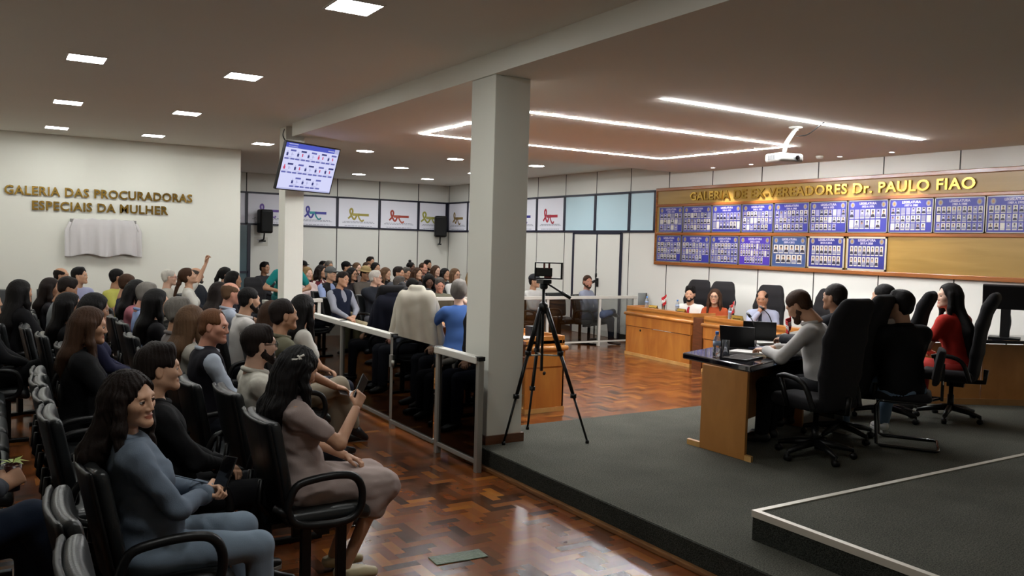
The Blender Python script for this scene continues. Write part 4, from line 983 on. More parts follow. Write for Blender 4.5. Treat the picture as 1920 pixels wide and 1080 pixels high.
def panel(label, px0, px1, z0, z1, base, rows, years, frame=None, colour=False, seed=1, blank=0.12):
    """one framed group portrait: title, dates, two crests and rows of small photographs"""
    y0, y1 = at_x(px0, 420, WX-0.04).y, at_x(px1, 420, WX-0.04).y; rs = random.Random(seed)
    xx = -0.037
    o = empty('group_portrait', (WX+xx, 0, 0)); tag(o, label, 'picture', 'portrait panels on the wooden board')
    g = 0.008; A, B = y0-g, y1+g     # A is left as seen
    m = MB(); m.box((-0.014, B, z0), (0.0, A, z1)); m.build('print', base, o)
    m = MB(); t = 0.014 if frame is None else 0.026
    for (p, q, r, s_) in ((B, A, z0, z0+t), (B, A, z1-t, z1), (B, B+t, z0, z1), (A-t, A, z0, z1)): m.box((-0.020, p, r), (0.0, q, s_))
    m.build('frame', frame or alf, o)
    W_ = A-B-2*t-0.02; H_ = z1-z0
    def U(u): return A-t-0.01-u*W_
    mp = MB()
    def r_(u0, u1, v0, v1, mi, d=-0.0150):
        mp.mi = mi; mp.add([(d, U(u0), v0), (d, U(u1), v0), (d, U(u1), v1), (d, U(u0), v1)], [(0, 1, 2, 3)])
    nr = len(rows); top = z1-H_*0.26; hh = (top-z0-H_*0.05)/nr
    if nr == 2: top -= H_*0.02; hh *= 0.93
    for k, (cnt, off, slots) in enumerate(rows):
        zt = top-k*hh; zb = zt-hh*0.74
        for i in range(cnt):
            u0 = (i+off)/slots+0.012; u1 = u0+1/slots-0.024; um = (u0+u1)/2; wd = u1-u0
            bg = 0 if rs.random() < 0.55 else (1 if rs.random() < 0.5 else 5)
            if colour: bg = 0
            r_(u0, u1, zb, zt, bg)
            if rs.random() > blank or colour:
                sk = 3 if colour or rs.random() < 0.3 else (1 if bg == 0 else 0)
                hh2 = zt-zb
                pts = [(um+wd*0.21*math.cos(a), zb+hh2*0.60+hh2*0.21*math.sin(a)) for a in np.linspace(0, 2*math.pi, 9)[:-1]]
                mp.mi = sk; mp.add([(-0.0158, U(a), v) for a, v in pts], [tuple(range(8))])
                mp.mi = 2; mp.add([(-0.0162, U(a), v) for a, v in ((um-wd*0.2, zb+hh2*0.66), (um+wd*0.2, zb+hh2*0.66), (um+wd*0.16, zb+hh2*0.86), (um-wd*0.16, zb+hh2*0.86))], [(0, 1, 2, 3)])
                mp.mi = 2 if rs.random() < 0.7 else 1; mp.add([(-0.0166, U(a), v) for a, v in ((um-wd*0.46, zb), (um+wd*0.46, zb), (um+wd*0.36, zb+hh2*0.30), (um, zb+hh2*0.38), (um-wd*0.36, zb+hh2*0.30))], [(0, 1, 2, 3, 4)])
            r_(u0, u1, zb-hh*0.13, zb-hh*0.03, 0)
    mp.build('photographs', [pw, pgr, pdk, psk, pw, plil], o)
    for s_, uc in ((0, 0.085), (1, 0.915)):
        m = MB(); cz = z1-H_*0.145; R_ = H_*0.075
        m.mi = 0; m.add([(-0.0150, U(uc+R_/W_*1.0*math.cos(a)), cz+R_*1.15*math.sin(a)) for a in np.linspace(0, 2*math.pi, 17)[:-1]], [tuple(range(16))])
        m.mi = 1; m.add([(-0.0156, U(uc+R_/W_*0.55*math.cos(a)), cz+R_*0.7*math.sin(a)) for a in np.linspace(0, 2*math.pi, 13)[:-1]], [tuple(range(12))])
        m.mi = 2; m.add([(-0.0162, U(uc-R_/W_*0.15), cz-R_*0.4), (-0.0162, U(uc+R_/W_*0.3), cz-R_*0.3), (-0.0162, U(uc+R_/W_*0.1), cz+R_*0.45)], [(0, 1, 2)])
        m.build('crest', [pgr, pgold, pred], o)
    for j, (txt, hz_, z_) in enumerate((('LEGISLATURA', H_*0.070, z1-H_*0.135), (years, H_*0.060, z1-H_*0.225))):
        me = text_mesh(txt, hz_*1.35, 0.0, 0.002, 'CENTER', 1.0); xs = [v.co.x for v in me.vertices]; sc_ = min(1.0, W_*0.56/max(0.01, max(xs)-min(xs))) if j == 0 else min(1.0, W_*0.44/max(0.01, max(xs)-min(xs)))
        for v in me.vertices: v.co = Vector((-0.0155, U(0.5)-v.co.x*sc_, z_+v.co.y))
        me.materials.append(titlem); link('title', me, o)
R3 = lambda a, b, c, s_: [(a, 0, s_), (b, 0, s_), (c, 0, s_)]
ord_ = ('first', 'second', 'third', 'fourth', 'fifth', 'sixth', 'seventh', 'eighth', 'ninth')
top_px = (1236, 1281, 1335, 1391, 1451, 1518, 1589, 1666, 1751, 1848, 1962)
yrs = ('1948 A 1951', '1952 A 1955', '1956 A 1959', '1960 A 1963', '1964 A 1968', '1969 A 1972', '1973 A 1976', '1977 A 1982', '1983 A 1988', '1989 A 1992')
rowsT = (R3(6, 6, 5, 6), R3(8, 8, 8, 8), [(8, 0, 8), (8, 0, 8)], R3(8, 8, 7, 8), R3(8, 8, 7, 8), R3(8, 8, 6, 8), [(7, 0, 7), (6, 0, 7)], R3(8, 8, 7, 8), R3(9, 9, 9, 9), R3(9, 9, 9, 9))
for i in range(10):
    w_ = ('faded', 'with many blank white slots', 'with two rows of photographs', 'with a few blank slots', 'dense', 'with three rows and an empty corner', 'with two short rows', 'with the screen glare side', 'dark and glossy', 'cut by the picture edge')[i]
    panel('blue portrait panel titled LEGISLATURA %s, top row of the board' % yrs[i], top_px[i], top_px[i+1], bm2+0.03, bm1-0.028, pblue, rowsT[i], yrs[i], seed=20+i, blank=0.3 if i < 2 else 0.12)
bot_px = (1233, 1280, 1334, 1388, 1449)
yb = ('1993 A 1996', '1997 A 2000', '2001 A 2004', '2005 A 2008')
for i in range(4):
    panel('%s portrait panel titled LEGISLATURA %s, bottom row of the board' % ('violet' if i == 3 else 'blue', yb[i]), bot_px[i], bot_px[i+1], bb+0.032, bm2-0.028, pviolet if i == 3 else pblue, (R3(7, 7, 6, 7), R3(8, 8, 6, 8), R3(8, 8, 8, 8), [(11, 0, 11), (11, 0, 11), (7, 1.7, 11)])[i], yb[i], seed=50+i)
panel('grey blue portrait panel with eleven separate colour photographs, bottom row of the board', 1450, 1516, bb+0.032, bm2-0.028, pteal, [(6, 0, 6), (5, 0.5, 6)], '2009 A 2012', seed=60, colour=True)
panel('deep blue portrait panel in a pale frame titled LEGISLATURA 2013 A 2016', 1517, 1588, bb+0.032, bm2-0.028, pdeep, [(7, 0.4, 7.8), (7, 0.4, 7.8)], '2013 A 2016', mat('frame_pale', '#b5ac98', 0.4), True, 61)
panel('deep blue portrait panel in pale frame titled LEGISLATURA 2017 A 2020, end of bottom row', 1590, 1667, bb+0.032, bm2-0.028, pdeep, [(8, 0.2, 8.4), (7, 0.2, 8.4)], '2017 A 2020', mat('frame_pale', '#b5ac98', 0.4), True, 62)

# ------------------------------------------------------------------ hanging screen
def screen():
    cc = at_y(579, 316, 11.25); a = Vector((0.88, 0.47, 0)).normalized(); n0 = Vector((a.y, -a.x, 0)); t = math.radians(17)
    up = (Vector((0, 0, 1))*math.cos(t)+n0*math.sin(t)).normalized(); nn = a.cross(up)
    M = Matrix(((a.x, up.x, nn.x, cc.x), (a.y, up.y, nn.y, cc.y), (a.z, up.z, nn.z, cc.z), (0, 0, 0, 1)))
    o = empty('television', cc); o.matrix_world = M; tag(o, 'flat screen tilted down from the rear pillar, showing rows of small pictures on white', 'television')
    W_, H_ = 1.05, 0.66
    m = MB(); m.box((-W_/2, -H_/2, -0.04), (W_/2, H_/2, 0.0)); m.box((-0.2, -0.15, -0.08), (0.2, 0.15, -0.04)); m.build('housing', black, o, bevel=0.006)
    m = MB(); b = 0.014; m.box((-W_/2, -H_/2, 0), (W_/2, -H_/2+b, 0.006)); m.box((-W_/2, H_/2-b, 0), (W_/2, H_/2, 0.006)); m.box((-W_/2, -H_/2, 0), (-W_/2+b, H_/2, 0.006)); m.box((W_/2-b, -H_/2, 0), (W_/2, H_/2, 0.006)); m.build('bezel', black, o)
    E_ = [emit('screen_white', '#dadcff', 0.95), emit('screen_blue', '#5560c8', 0.9), emit('screen_bar', '#7478c0', 0.8), emit('screen_red', '#e0557a', 0.8), emit('screen_dark', '#4d5290', 0.7), emit('screen_pale', '#bcbfe8', 0.9)]
    m = MB(); w2, h2 = W_/2-b, H_/2-b
    def R_(x0, x1, y0, y1, mi, z=0.002): m.mi = mi; m.add([(x0, y0, z), (x1, y0, z), (x1, y1, z), (x0, y1, z)], [(0, 1, 2, 3)])
    R_(-w2, w2, -h2, h2, 0); R_(-w2, w2, h2-0.065, h2, 1, 0.0026); R_(w2-0.09, w2, h2-0.065, h2, 5, 0.003); R_(-w2+0.05, -w2+0.22, h2-0.022, h2-0.010, 5, 0.003); R_(-w2+0.05, -w2+0.22, h2-0.052, h2-0.044, 5, 0.003); R_(w2-0.22, w2-0.10, h2-0.045, h2-0.03, 5, 0.003); R_(-w2, w2, -h2, -h2+0.018, 5, 0.003)
    for r, (n, x0) in enumerate(((5, -w2+0.02), (5, -w2+0.02), (3, -w2+0.22))):
        y = h2-0.10-r*0.185; st_ = (2*w2-0.04)/5
        for i in range(n):
            x = x0+i*st_; red = (r, i) in ((0, 3), (1, 0))
            R_(x+0.085, x+0.185, y-0.012, y+0.012, 4 if (i+r) % 2 else 2, 0.003)
            R_(x+0.02, x+0.055, y-0.075, y-0.035, 3 if red else 4, 0.003); R_(x+0.028, x+0.047, y-0.035, y-0.012, 5 if not red else 3, 0.003)
            R_(x+0.11, x+0.13, y-0.07, y-0.03, 3 if i in (1, 3, 4) and r < 2 else 5, 0.003); R_(x+0.135, x+0.15, y-0.06, y-0.05, 5, 0.003)
            R_(x+0.02, x+0.13, y-0.092, y-0.086, 5, 0.003); R_(x, x+0.185, y-0.125, y-0.103, 2, 0.003); R_(x+0.075, x+0.11, y-0.125, y-0.103, 5, 0.0033)
    m.build('display', E_, o)
    m = MB(); pt = M.inverted() @ Vector((3.66, 11.76, 2.75)); m.tube([(0, 0, -0.08), (pt.x*0.5, pt.y*0.5, pt.z*0.6-0.03), tuple(pt)], 0.025, 8); m.build('mount_arm', blackm, o)
    m = MB(); q0 = M.inverted() @ Vector((3.50, 11.72, 3.38)); m.tube(bez([tuple(q0), (-W_/2+0.05, H_/2+0.03, -0.12), (-W_/2+0.15, H_/2-0.1, -0.05)], 16), 0.008, 6); m.build('cable', black, o)
screen()
# ------------------------------------------------------------------ projector
def projector():
    pt = at_z(1492, 238, ZD); o = empty('projector', (pt.x, pt.y, ZD)); tag(o, 'white projector on a slanted pole under the dropped ceiling', 'projector')
    bc = at_y(1470, 297, pt.y-0.15); dx, dy, dz = bc.x-pt.x, bc.y-pt.y, bc.z-ZD
    m = MB(); m.lathe([(0.075, 0), (0.075, -0.012), (0.03, -0.02), (0.03, -0.04)], n=20); m.build('ceiling_plate', alu, o)
    m = MB(); m.tube([(0, 0, -0.02), (dx*0.85, dy*0.85, dz+0.17), (dx, dy, dz+0.06)], 0.024, 12); m.build('pole', mat('projector_white', '#d9d8d2', 0.4), o)
    h = empty('housing', (dx, dy, dz)); h.rotation_euler = (0, 0, math.radians(-100)); h.parent = o
    F = Field((-0.2, -0.2, -0.1), (0.2, 0.2, 0.1), 0.008); F.rbox((0, 0, 0), (0.125, 0.165, 0.048), 0.03); V, Q = F.mesh()
    b_ = link('case', np_mesh('case', V, Q, [mat('projector_white', '#d9d8d2', 0.4)]), h)
    m = MB(); m.tube([(0.12, 0.06, 0.0), (0.142, 0.06, 0.0)], 0.040, 20); m.build('lens_ring', mat('lens_grey', '#8e8e90', 0.3), h)
    m = MB(); m.tube([(0.138, 0.06, 0.0), (0.146, 0.06, 0.0)], 0.026, 20); m.build('lens', mat('lens_glass', '#050508', 0.05, coat=1), h)
    m = MB()
    for k in range(7): m.box((-0.06+k*0.018, -0.169, -0.025), (-0.05+k*0.018, -0.162, 0.025))
    m.build('vent_grille', mat('vent_grey', '#77787a', 0.5), h)
    ca = at_z(1545, 229, ZD); m = MB(); m.tube(bez([(ca.x-pt.x, ca.y-pt.y, 0), (0.55*(ca.x-pt.x), 0.5*(ca.y-pt.y), -0.10), (0.25*(ca.x-pt.x), 0.2*(ca.y-pt.y), -0.11), (0.02, 0, -0.10)], 20), 0.006, 6); m.build('cable', black, o)
projector()
def wall_speaker(label, px, py, rz):
    p = at_y(px, py, BY-0.30); o = empty('wall_speaker', (p.x, p.y, p.z)); o.rotation_euler = (0, 0, rz); tag(o, label, 'speaker', 'black wall speakers at the back')
    F = Field((-0.2, -0.22, -0.34), (0.2, 0.22, 0.34), 0.014); F.rbox((0, 0, 0), (0.125, 0.165, 0.29), 0.05); V, Q = F.mesh(); link('cabinet', np_mesh('cabinet', V, Q, [black]), o)
    m = MB(); m.box((-0.135, -0.13, -0.24), (-0.12, 0.13, 0.24)); m.build('grille', mat('grille', '#101011', 0.7, bump=0.6, bscale=300), o, bevel=0.01)
    m = MB(); m.tube([(0.02, 0.0, -0.25), (0.06, 0.0, -0.44), (0.2, 0, -0.46)], 0.02, 8); m.box((0.03, -0.04, -0.50), (0.24, 0.04, -0.46)); m.build('bracket', blackm, o)
wall_speaker('black loudspeaker on a bracket on the back wall, left of the rear pillar', 497, 415, math.radians(100))
wall_speaker('black loudspeaker on a bracket near the far corner of the room', 826, 425, math.radians(70))
p_ = at_y(489, 453, BY-0.004); m = MB(); m.box((p_.x-0.17, BY-0.006, p_.z-0.11), (p_.x+0.17, BY-0.002, p_.z+0.11)); m.mi = 1
for r in range(3): m.box((p_.x-0.10+0.02*r, BY-0.0075, p_.z+0.05-0.04*r), (p_.x+0.11-0.03*r, BY-0.006, p_.z+0.062-0.04*r))
tag(m.build('paper_notice', [mat('paper', '#cfccc2', 0.7), pale]), 'white paper notice below the left loudspeaker on the back wall', 'notice')
# air outlet in the dropped ceiling, fire sensor, mic stand
p_ = at_z(1537, 292, ZD); m = MB(); m.lathe([(0.05, 0), (0.055, -0.02), (0.04, -0.045)], (p_.x, p_.y, ZD), 16); tag(m.build('smoke_detector', alu), 'small round detector on the ceiling by the right wall', 'detector')
def mic_stand():
    p = at_z(1116, 600, 0.0); b = Vector((WX-0.55, at_x(1116, 560, WX-0.55).y, 0)); o = empty('microphone_stand', b); tag(o, 'thin black microphone stand against the right wall doors', 'microphone stand')
    m = MB(); m.lathe([(0.13, 0), (0.13, 0.015), (0.02, 0.03)], n=20); m.build('base', blackm, o); m = MB(); m.cyl((0, 0, 0.02), (0, 0, 1.42), 0.012, 8); m.build('pole', blackm, o)
    m = MB(); m.lathe([(0.02, -0.03), (0.022, 0.02), (0.02, 0.05)], (0, 0, 1.28), 10); m.build('clutch', black, o); m = MB(); m.cyl((0, 0, 1.18), (-0.09, 0.03, 1.14), 0.024, 10, 0.03); m.build('microphone', black, o)
mic_stand()

# ------------------------------------------------------------------ railings with smoked glass
smoke = tinted_glass('smoked_glass', (0.10, 0.10, 0.105)); smokel = tinted_glass('smoked_glass_far', (0.66, 0.67, 0.67))
def railing(label, A, B, posts, z0=0.0, h=0.94, gl=smoke, top=True, z_b=0.10, capm=black):
    A, B = Vector((*A, 0)), Vector((*B, 0)); L_ = (B-A).length; an = math.atan2(B.y-A.y, B.x-A.x)
    o = empty('railing', (A.x, A.y, z0)); o.rotation_euler = (0, 0, an); tag(o, label, 'railing')
    if top: m = MB(); m.box((0, -0.04, h-0.055), (L_, 0.04, h)); m.build('handrail', alu, o, bevel=0.006)
    m = MB(); m.box((0, -0.02, z_b-0.03), (L_, 0.02, z_b)); m.build('bottom_rail', alug if gl is smoke else alu, o)
    for t in posts:
        m = MB(); m.box((t-0.025, -0.025, 0), (t+0.025, 0.025, h-0.03)); q = m.build('post', alug if gl is smoke else alu, o, bevel=0.004)
        m = MB(); m.box((t-0.03, -0.03, h-0.03), (t+0.03, 0.03, h+0.004)); m.build('post_cap', capm, q)
    m = MB(); m.box((0.02, -0.004, z_b), (L_-0.02, 0.004, h-0.05)); m.build('glass_panel', gl, o)
    return o
RX = 3.335
g0 = at_z(894, 886, 0).y; g1 = at_z(815, 846, 0).y; g2_ = at_z(737, 803, 0).y
railing('short glass railing with grey posts beside the front pillar', (RX, g0), (RX, g1-0.02), [0.0, g1-g0-0.05])
gt = railing('frameless smoked glass gate between two railing posts', (RX, g1+0.03), (RX, g2_-0.04), [], top=False, h=0.99)
m = MB(); L_ = g2_-g1-0.07; m.box((L_-0.02, -0.02, 0.62), (L_+0.03, 0.02, 0.74)); m.lathe([(0.02, 0), (0.02, 0.05)], (L_-0.03, 0, 0.64), 10); m.build('lock', alug, gt)
railing('long smoked glass railing with white handrail running back along the audience', (RX+0.03, g2_), (RX+0.09, RY-0.1), [0.0, 1.45, 2.9, 4.3])
fx0 = 3.55
xa, xb, xz = at_y(604, 558, RY).x, at_y(806, 562, RY).x, at_y(1189, 553, RY-0.08).x
railing('short piece of far railing with white handrail beside the rear pillar', (fx0+0.3, RY), (xa, RY), [0.0, xa-fx0-0.35], gl=smokel, capm=alu)
railing('far railing with white handrail and pale glass across the hall', (xb, RY), (xz, RY-0.15), [0.0, 1.3, at_y(1024, 600, RY-0.05).x-xb, at_y(1119, 600, RY-0.05).x-xb, xz-xb-0.05], gl=smokel, capm=alu)
m = MB(); m.box((xz+0.04, RY-0.17, 0.03), (WX-0.02, RY-0.15, 0.99)); tag(m.build('glass_divider', tinted_glass('grey_glass', (0.62, 0.64, 0.66))), 'grey glass divider between the far railing and the right wall', 'divider')
m = MB(); p1, p2 = at_z(740, 806, 0), at_z(826, 852, 0); m.box((EX-0.02, 6.14, 0), (EX+0.03, RY-0.2, 0.03)); struct(m.build('trim_floor_strip', oakl))

# ------------------------------------------------------------------ council desks
def counter(label, P0, P1, depth, side, name='council_desk', post=True, z0=0.0, H_=0.85):
    """P0->P1 runs along the front face; side = +1/-1 which way the seats are"""
    A, B = Vector((*P0, 0)), Vector((*P1, 0)); L_ = (B-A).length; an = math.atan2(B.y-A.y, B.x-A.x)
    o = empty(name, (A.x, A.y, z0)); o.rotation_euler = (0, 0, an); tag(o, label, 'desk', 'wooden council desks'); s_ = side
    def bx(m, x0, x1, ya, yb, za, zb): m.box((x0, min(ya*s_, yb*s_), za), (x1, max(ya*s_, yb*s_), zb))
    m = MB(); bx(m, 0, L_, 0.0, 0.025, 0.05, 0.50); bx(m, 0, 0.025, 0.0, depth, 0.05, 0.68); bx(m, L_-0.025, L_, 0, depth, 0.05, 0.68); m.build('lower_panel', oak, o, bevel=0.003)
    m = MB(); bx(m, 0, L_, -0.012, 0.02, 0.51, 0.70); bx(m, -0.012, 0.0, 0.0, depth, 0.51, 0.70); bx(m, L_, L_+0.012, 0.0, depth, 0.51, 0.70); m.build('upper_panel', oak, o, bevel=0.003)
    m = MB(); m.tube([(-0.03, -0.005*s_, 0.715), (L_+0.03, -0.005*s_, 0.715)], 0.030, 12); m.tube([(-0.01, -0.005*s_, 0.715), (-0.01, depth*s_, 0.715)], 0.030, 12); m.tube([(L_+0.01, -0.005*s_, 0.715), (L_+0.01, depth*s_, 0.715)], 0.030, 12); m.build('bullnose', oakd, o)
    m = MB(); bx(m, 0, L_, 0.0, 0.03, 0.735, H_); bx(m, 0, 0.03, 0.03, depth*0.85, 0.735, H_); bx(m, L_-0.03, L_, 0.03, depth*0.85, 0.735, H_); m.build('raised_edge', oakd, o, bevel=0.004)
    m = MB(); bx(m, 0.0, L_, 0.0, depth, 0.765, 0.80); m.build('worktop', oakd, o)
    m = MB(); bx(m, -0.005, L_+0.005, -0.012, depth, 0.0, 0.05); m.build('plinth', oakl, o)
    m = MB(); q = 0.76*L_ if s_ < 0 else 0.3*L_; m.tube([(q, -0.004*s_, 0.45), (q, 0.01*s_, 0.45)], 0.020, 10); m.build('cable_hole', black, o)
    if s_ > 0: m = MB(); m.tube([(-0.004, depth*0.52*s_, 0.44), (0.01, depth*0.52*s_, 0.44)], 0.020, 10); m.build('cable_hole', black, o)
    return o
k = EYE/(EYE-ZP)
c1a, c1b = at_z(1172, 663, 0), at_z(1293, 689, 0); c2a = at_z(1316, 697, 0)
dn = (c1b-c1a).normalized()
counter('long oak council desk nearest the far railing, on the right side', (c1b.x, c1b.y), (c1a.x, c1a.y), 0.58, -1)
c2b = c2a+dn*2.6
counter('oak council desk in the middle of the right side, behind the dark post', (c2b.x, c2b.y), (c2a.x, c2a.y), 0.58, -1)
m = MB(); m.box((-0.03, -0.1, 0), (0.03, 0.1, 0.80)); o = m.build('desk_post', brown); o.location = ((c1b.x+c2a.x)/2+0.04, (c1b.y+c2a.y)/2, 0); tag(o, 'dark wooden post between the two right council desks', 'post')
l0, l1 = at_z(983, 777, 0), at_z(1059, 771, 0)
LX0, LX1, LYN = l0.x, l1.x, l0.y
counter('oak council desk seen end on behind the front pillar', (LX1, LYN), (LX1, LYN+3.4), LX1-LX0, 1)
# dark presidium table
TA = math.radians(20)
tp = at_z(1311, 839, ZP)
T0 = Vector((tp.x, 0, 0))
tb = at_z(1395, 864, ZP)
def presidium():
    ax = Vector((math.cos(TA), math.sin(TA), 0)); ay = Vector((-math.sin(TA), math.cos(TA), 0))
    o = empty('presidium_table', (tb.x, tb.y, ZP)); o.rotation_euler = (0, 0, TA); tag(o, 'long table with glossy dark top and brown wooden end panel on the carpet platform', 'table')
    D = (tp-tb).length; L_ = 3.3
    pu, pv = (tp-tb).dot(ax), (tp-tb).dot(ay); cu_, cv = 0.333, 0.74       # the near end is cut on the slant
    m = MB(); m.prism([(0, 0), (0.048, 0), (pu+0.048, pv), (pu, pv)], 0, 0.72); m.build('end_panel', desk, o, bevel=0.004)
    for xa, ya in ((L_-0.045, 0), (L_/2, 0.1)):
        m = MB(); m.box((xa, ya, 0), (xa+0.045, pv, 0.72)); m.build('end_panel', desk, o, bevel=0.004)
    m = MB(); m.box((pu+0.05, pv-0.06, 0.12), (L_-0.045, pv-0.035, 0.72)); m.build('modesty_panel', desk, o)
    m = MB(); m.prism([(-0.03, -0.035), (L_+0.1, -0.035), (L_+0.1, cv+0.03), (cu_, cv)], 0.72, 0.775); m.build('table_top', mat('table_black', '#100f18', 0.10, coat=0.8, spec=0.6), o, bevel=0.012, seg=3)
    for t0, t1 in ((1.0, 1.3), (-0.14, 0.0)):
        m = MB(); q0, q1 = (pu*t0, pv*t0), (pu*t1, pv*t1); m.prism([q0, (q0[0]+0.042, q0[1]), (q1[0]+0.042, q1[1]), q1], 0, 0.045); m.build('foot', oakl, o)
    return o
ptab = presidium(); ptab_top = ZP+0.775
# brown desk at the right with a monitor on it
def side_desk():
    a, b = at_z(1760, 757, ZP), at_z(1925, 767, ZP); a = Vector((9.05, 5.55, ZP)); b = Vector((10.35, 4.75, ZP)); an = math.atan2(b.y-a.y, b.x-a.x); L_ = (b-a).length
    o = empty('side_desk', a); o.rotation_euler = (0, 0, an); tag(o, 'brown desk with a dark top under the monitor at the right end of the platform', 'desk')
    m = MB(); m.box((0, 0, 0.03), (L_*0.45, 0.03, 0.70)); m.box((L_*0.46, 0, 0.03), (L_, 0.03, 0.70)); m.box((0, 0, 0), (0.03, 0.55, 0.70)); m.box((L_-0.03, 0, 0), (L_, 0.55, 0.70)); m.build('front_panel', desk, o, bevel=0.003)
    m = MB(); m.box((0, -0.015, 0), (L_, 0.0, 0.07)); m.build('plinth', wood('desk_plinth', '#8f6436', '#a67a45', (2, 2, 2), 0.4), o)
    m = MB(); m.box((-0.04, -0.10, 0.72), (L_+0.04, 0.6, 0.76)); m.build('table_top', mat('table_black', '#100f18', 0.10), o, bevel=0.01)
    return o
side_desk()
# ------------------------------------------------------------------ seating
def pad(name, size, rad, res=0.016, bend=0.0, taper=0.0):
    F = Field([-v-0.04 for v in size], [v+0.04 for v in size], res); F.rbox((0, 0, 0), size, rad, bend=bend); V, Q = F.mesh()
    if taper: V[:, 1] *= 1-taper*np.clip((-V[:, 2]/size[2]), 0, 1)
    return V, Q
def tilt(V, a, off):
    c, s_ = math.cos(a), math.sin(a); R = np.array([[c, 0, s_], [0, 1, 0], [-s_, 0, c]]); return V @ R.T+np.array(off)
def make_aud():
    o = empty('auditorium_chair')
    V, Q = pad('s', (0.235, 0.245, 0.042), 0.04); V[:, 2] -= 0.9*np.clip(V[:, 0]-0.12, 0, 1)**2*2.2
    link('seat', np_mesh('seat', V+np.array((0.035, 0, 0.425)), Q, [vinyl]), o)
    V, Q = pad('b', (0.032, 0.245, 0.235), 0.032, bend=0.45, taper=0.14); link('backrest', np_mesh('backrest', tilt(V, -0.20, (-0.235, 0, 0.705)), Q, [vinyl]), o)
    V, Q = pad('k', (0.012, 0.25, 0.24), 0.012, bend=0.45, taper=0.14); link('back_shell', np_mesh('back_shell', tilt(V, -0.20, (-0.272, 0, 0.70)), Q, [black]), o)
    m = MB(); y = -0.268
    loop = bez([(-0.20, y, 0.50), (-0.16, y, 0.605), (-0.06, y, 0.635), (0.08, y, 0.64), (0.16, y, 0.615), (0.195, y, 0.54), (0.18, y, 0.44), (0.10, y, 0.395), (-0.08, y, 0.40), (-0.17, y, 0.43), (-0.20, y, 0.50)], 40)[:-1]
    m.tube(loop, 0.021, 8, True, 1.0); m.tube([(-0.20, y, 0.47), (-0.26, y+0.04, 0.50)], 0.02, 8); m.build('armrest', black, o)
    m = MB(); m.tube([(-0.22, 0.10, 0.40), (-0.30, 0.10, 0.50), (-0.285, 0.10, 0.62)], 0.016, 8); m.tube([(-0.22, -0.10, 0.40), (-0.30, -0.10, 0.50), (-0.285, -0.10, 0.62)], 0.016, 8); m.box((-0.24, -0.13, 0.36), (0.16, 0.13, 0.385)); m.build('frame', blackm, o)
    for x in (-0.09, 0.10):
        m = MB(); m.box((x-0.025, -0.24, 0.03), (x+0.025, -0.20, 0.38)); m.build('leg', blackm, o, bevel=0.004)
    m = MB(); m.box((-0.25, -0.245, 0.0), (0.26, -0.195, 0.032)); m.build('foot', blackm, o, bevel=0.006)
    m = MB(); m.box((-0.03, -0.24, 0.33), (0.03, 0.28, 0.37)); m.build('beam', blackm, o)
    return o
def make_exec():
    o = empty('executive_chair')
    V, Q = pad('s', (0.25, 0.26, 0.055), 0.05, 0.018); link('seat', np_mesh('seat', V+np.array((0.03, 0, 0.475)), Q, [fabr]), o)
    F = Field((-0.5, -0.35, 0.35), (0.2, 0.35, 1.45), 0.018)
    for z0, z1, x0, x1, h0, h1 in ((0.47, 0.72, -0.25, -0.285, 0.18, 0.225), (0.72, 1.0, -0.285, -0.315, 0.225, 0.23), (1.0, 1.18, -0.315, -0.355, 0.23, 0.19), (1.18, 1.29, -0.355, -0.41, 0.19, 0.16)):
        for t in np.linspace(0, 1, 5):
            z, x, h = z0+(z1-z0)*t, x0+(x1-x0)*t, h0+(h1-h0)*t; F.cone((x+0.05, -h+0.04, z), (x+0.05, h-0.04, z), 0.052, 0.052, 0.03, sc=(1.25, 1, 1))
    V, Q = F.mesh(); V[:, 0] += 0.35*V[:, 1]**2; link('backrest', np_mesh('backrest', V, Q, [fabr]), o)
    for sy in (-1, 1):
        m = MB(); m.tube(bez([(-0.20, sy*0.28, 0.44), (-0.12, sy*0.30, 0.64), (0.05, sy*0.30, 0.69), (0.15, sy*0.30, 0.67)], 20), 0.022, 8); m.tube([(0.12, sy*0.30, 0.67), (0.06, sy*0.28, 0.44)], 0.02, 8); m.build('armrest', black, o)
    m = MB(); m.box((-0.14, -0.13, 0.40), (0.14, 0.13, 0.425)); m.tube([(-0.12, 0, 0.41), (-0.30, 0, 0.42), (-0.31, 0, 0.55)], 0.025, 8); m.box((-0.10, -0.18, 0.33), (0.06, -0.10, 0.40)); m.build('mechanism', blackm, o)
    m = MB(); m.lathe([(0.032, 0.10), (0.032, 0.26), (0.022, 0.26), (0.022, 0.41)], n=14); m.build('column', blackm, o)
    b = MB()
    for i in range(5):
        a = 2*math.pi*i/5+0.3; c, s_ = math.cos(a), math.sin(a); b.tube([(0.02*c, 0.02*s_, 0.125), (0.18*c, 0.18*s_, 0.105), (0.31*c, 0.31*s_, 0.075)], [0.034, 0.028, 0.018], 8)
    bo = b.build('star_base', black, o)
    for i in range(5):
        a = 2*math.pi*i/5+0.3; c, s_ = math.cos(a), math.sin(a); m = MB(); m.cyl((0.31*c-0.022*s_, 0.31*s_+0.022*c, 0.028), (0.31*c+0.022*s_, 0.31*s_-0.022*c, 0.028), 0.028, 12); m.cyl((0.31*c, 0.31*s_, 0.03), (0.31*c, 0.31*s_, 0.08), 0.010, 8); m.build('caster', black, bo)
    return o
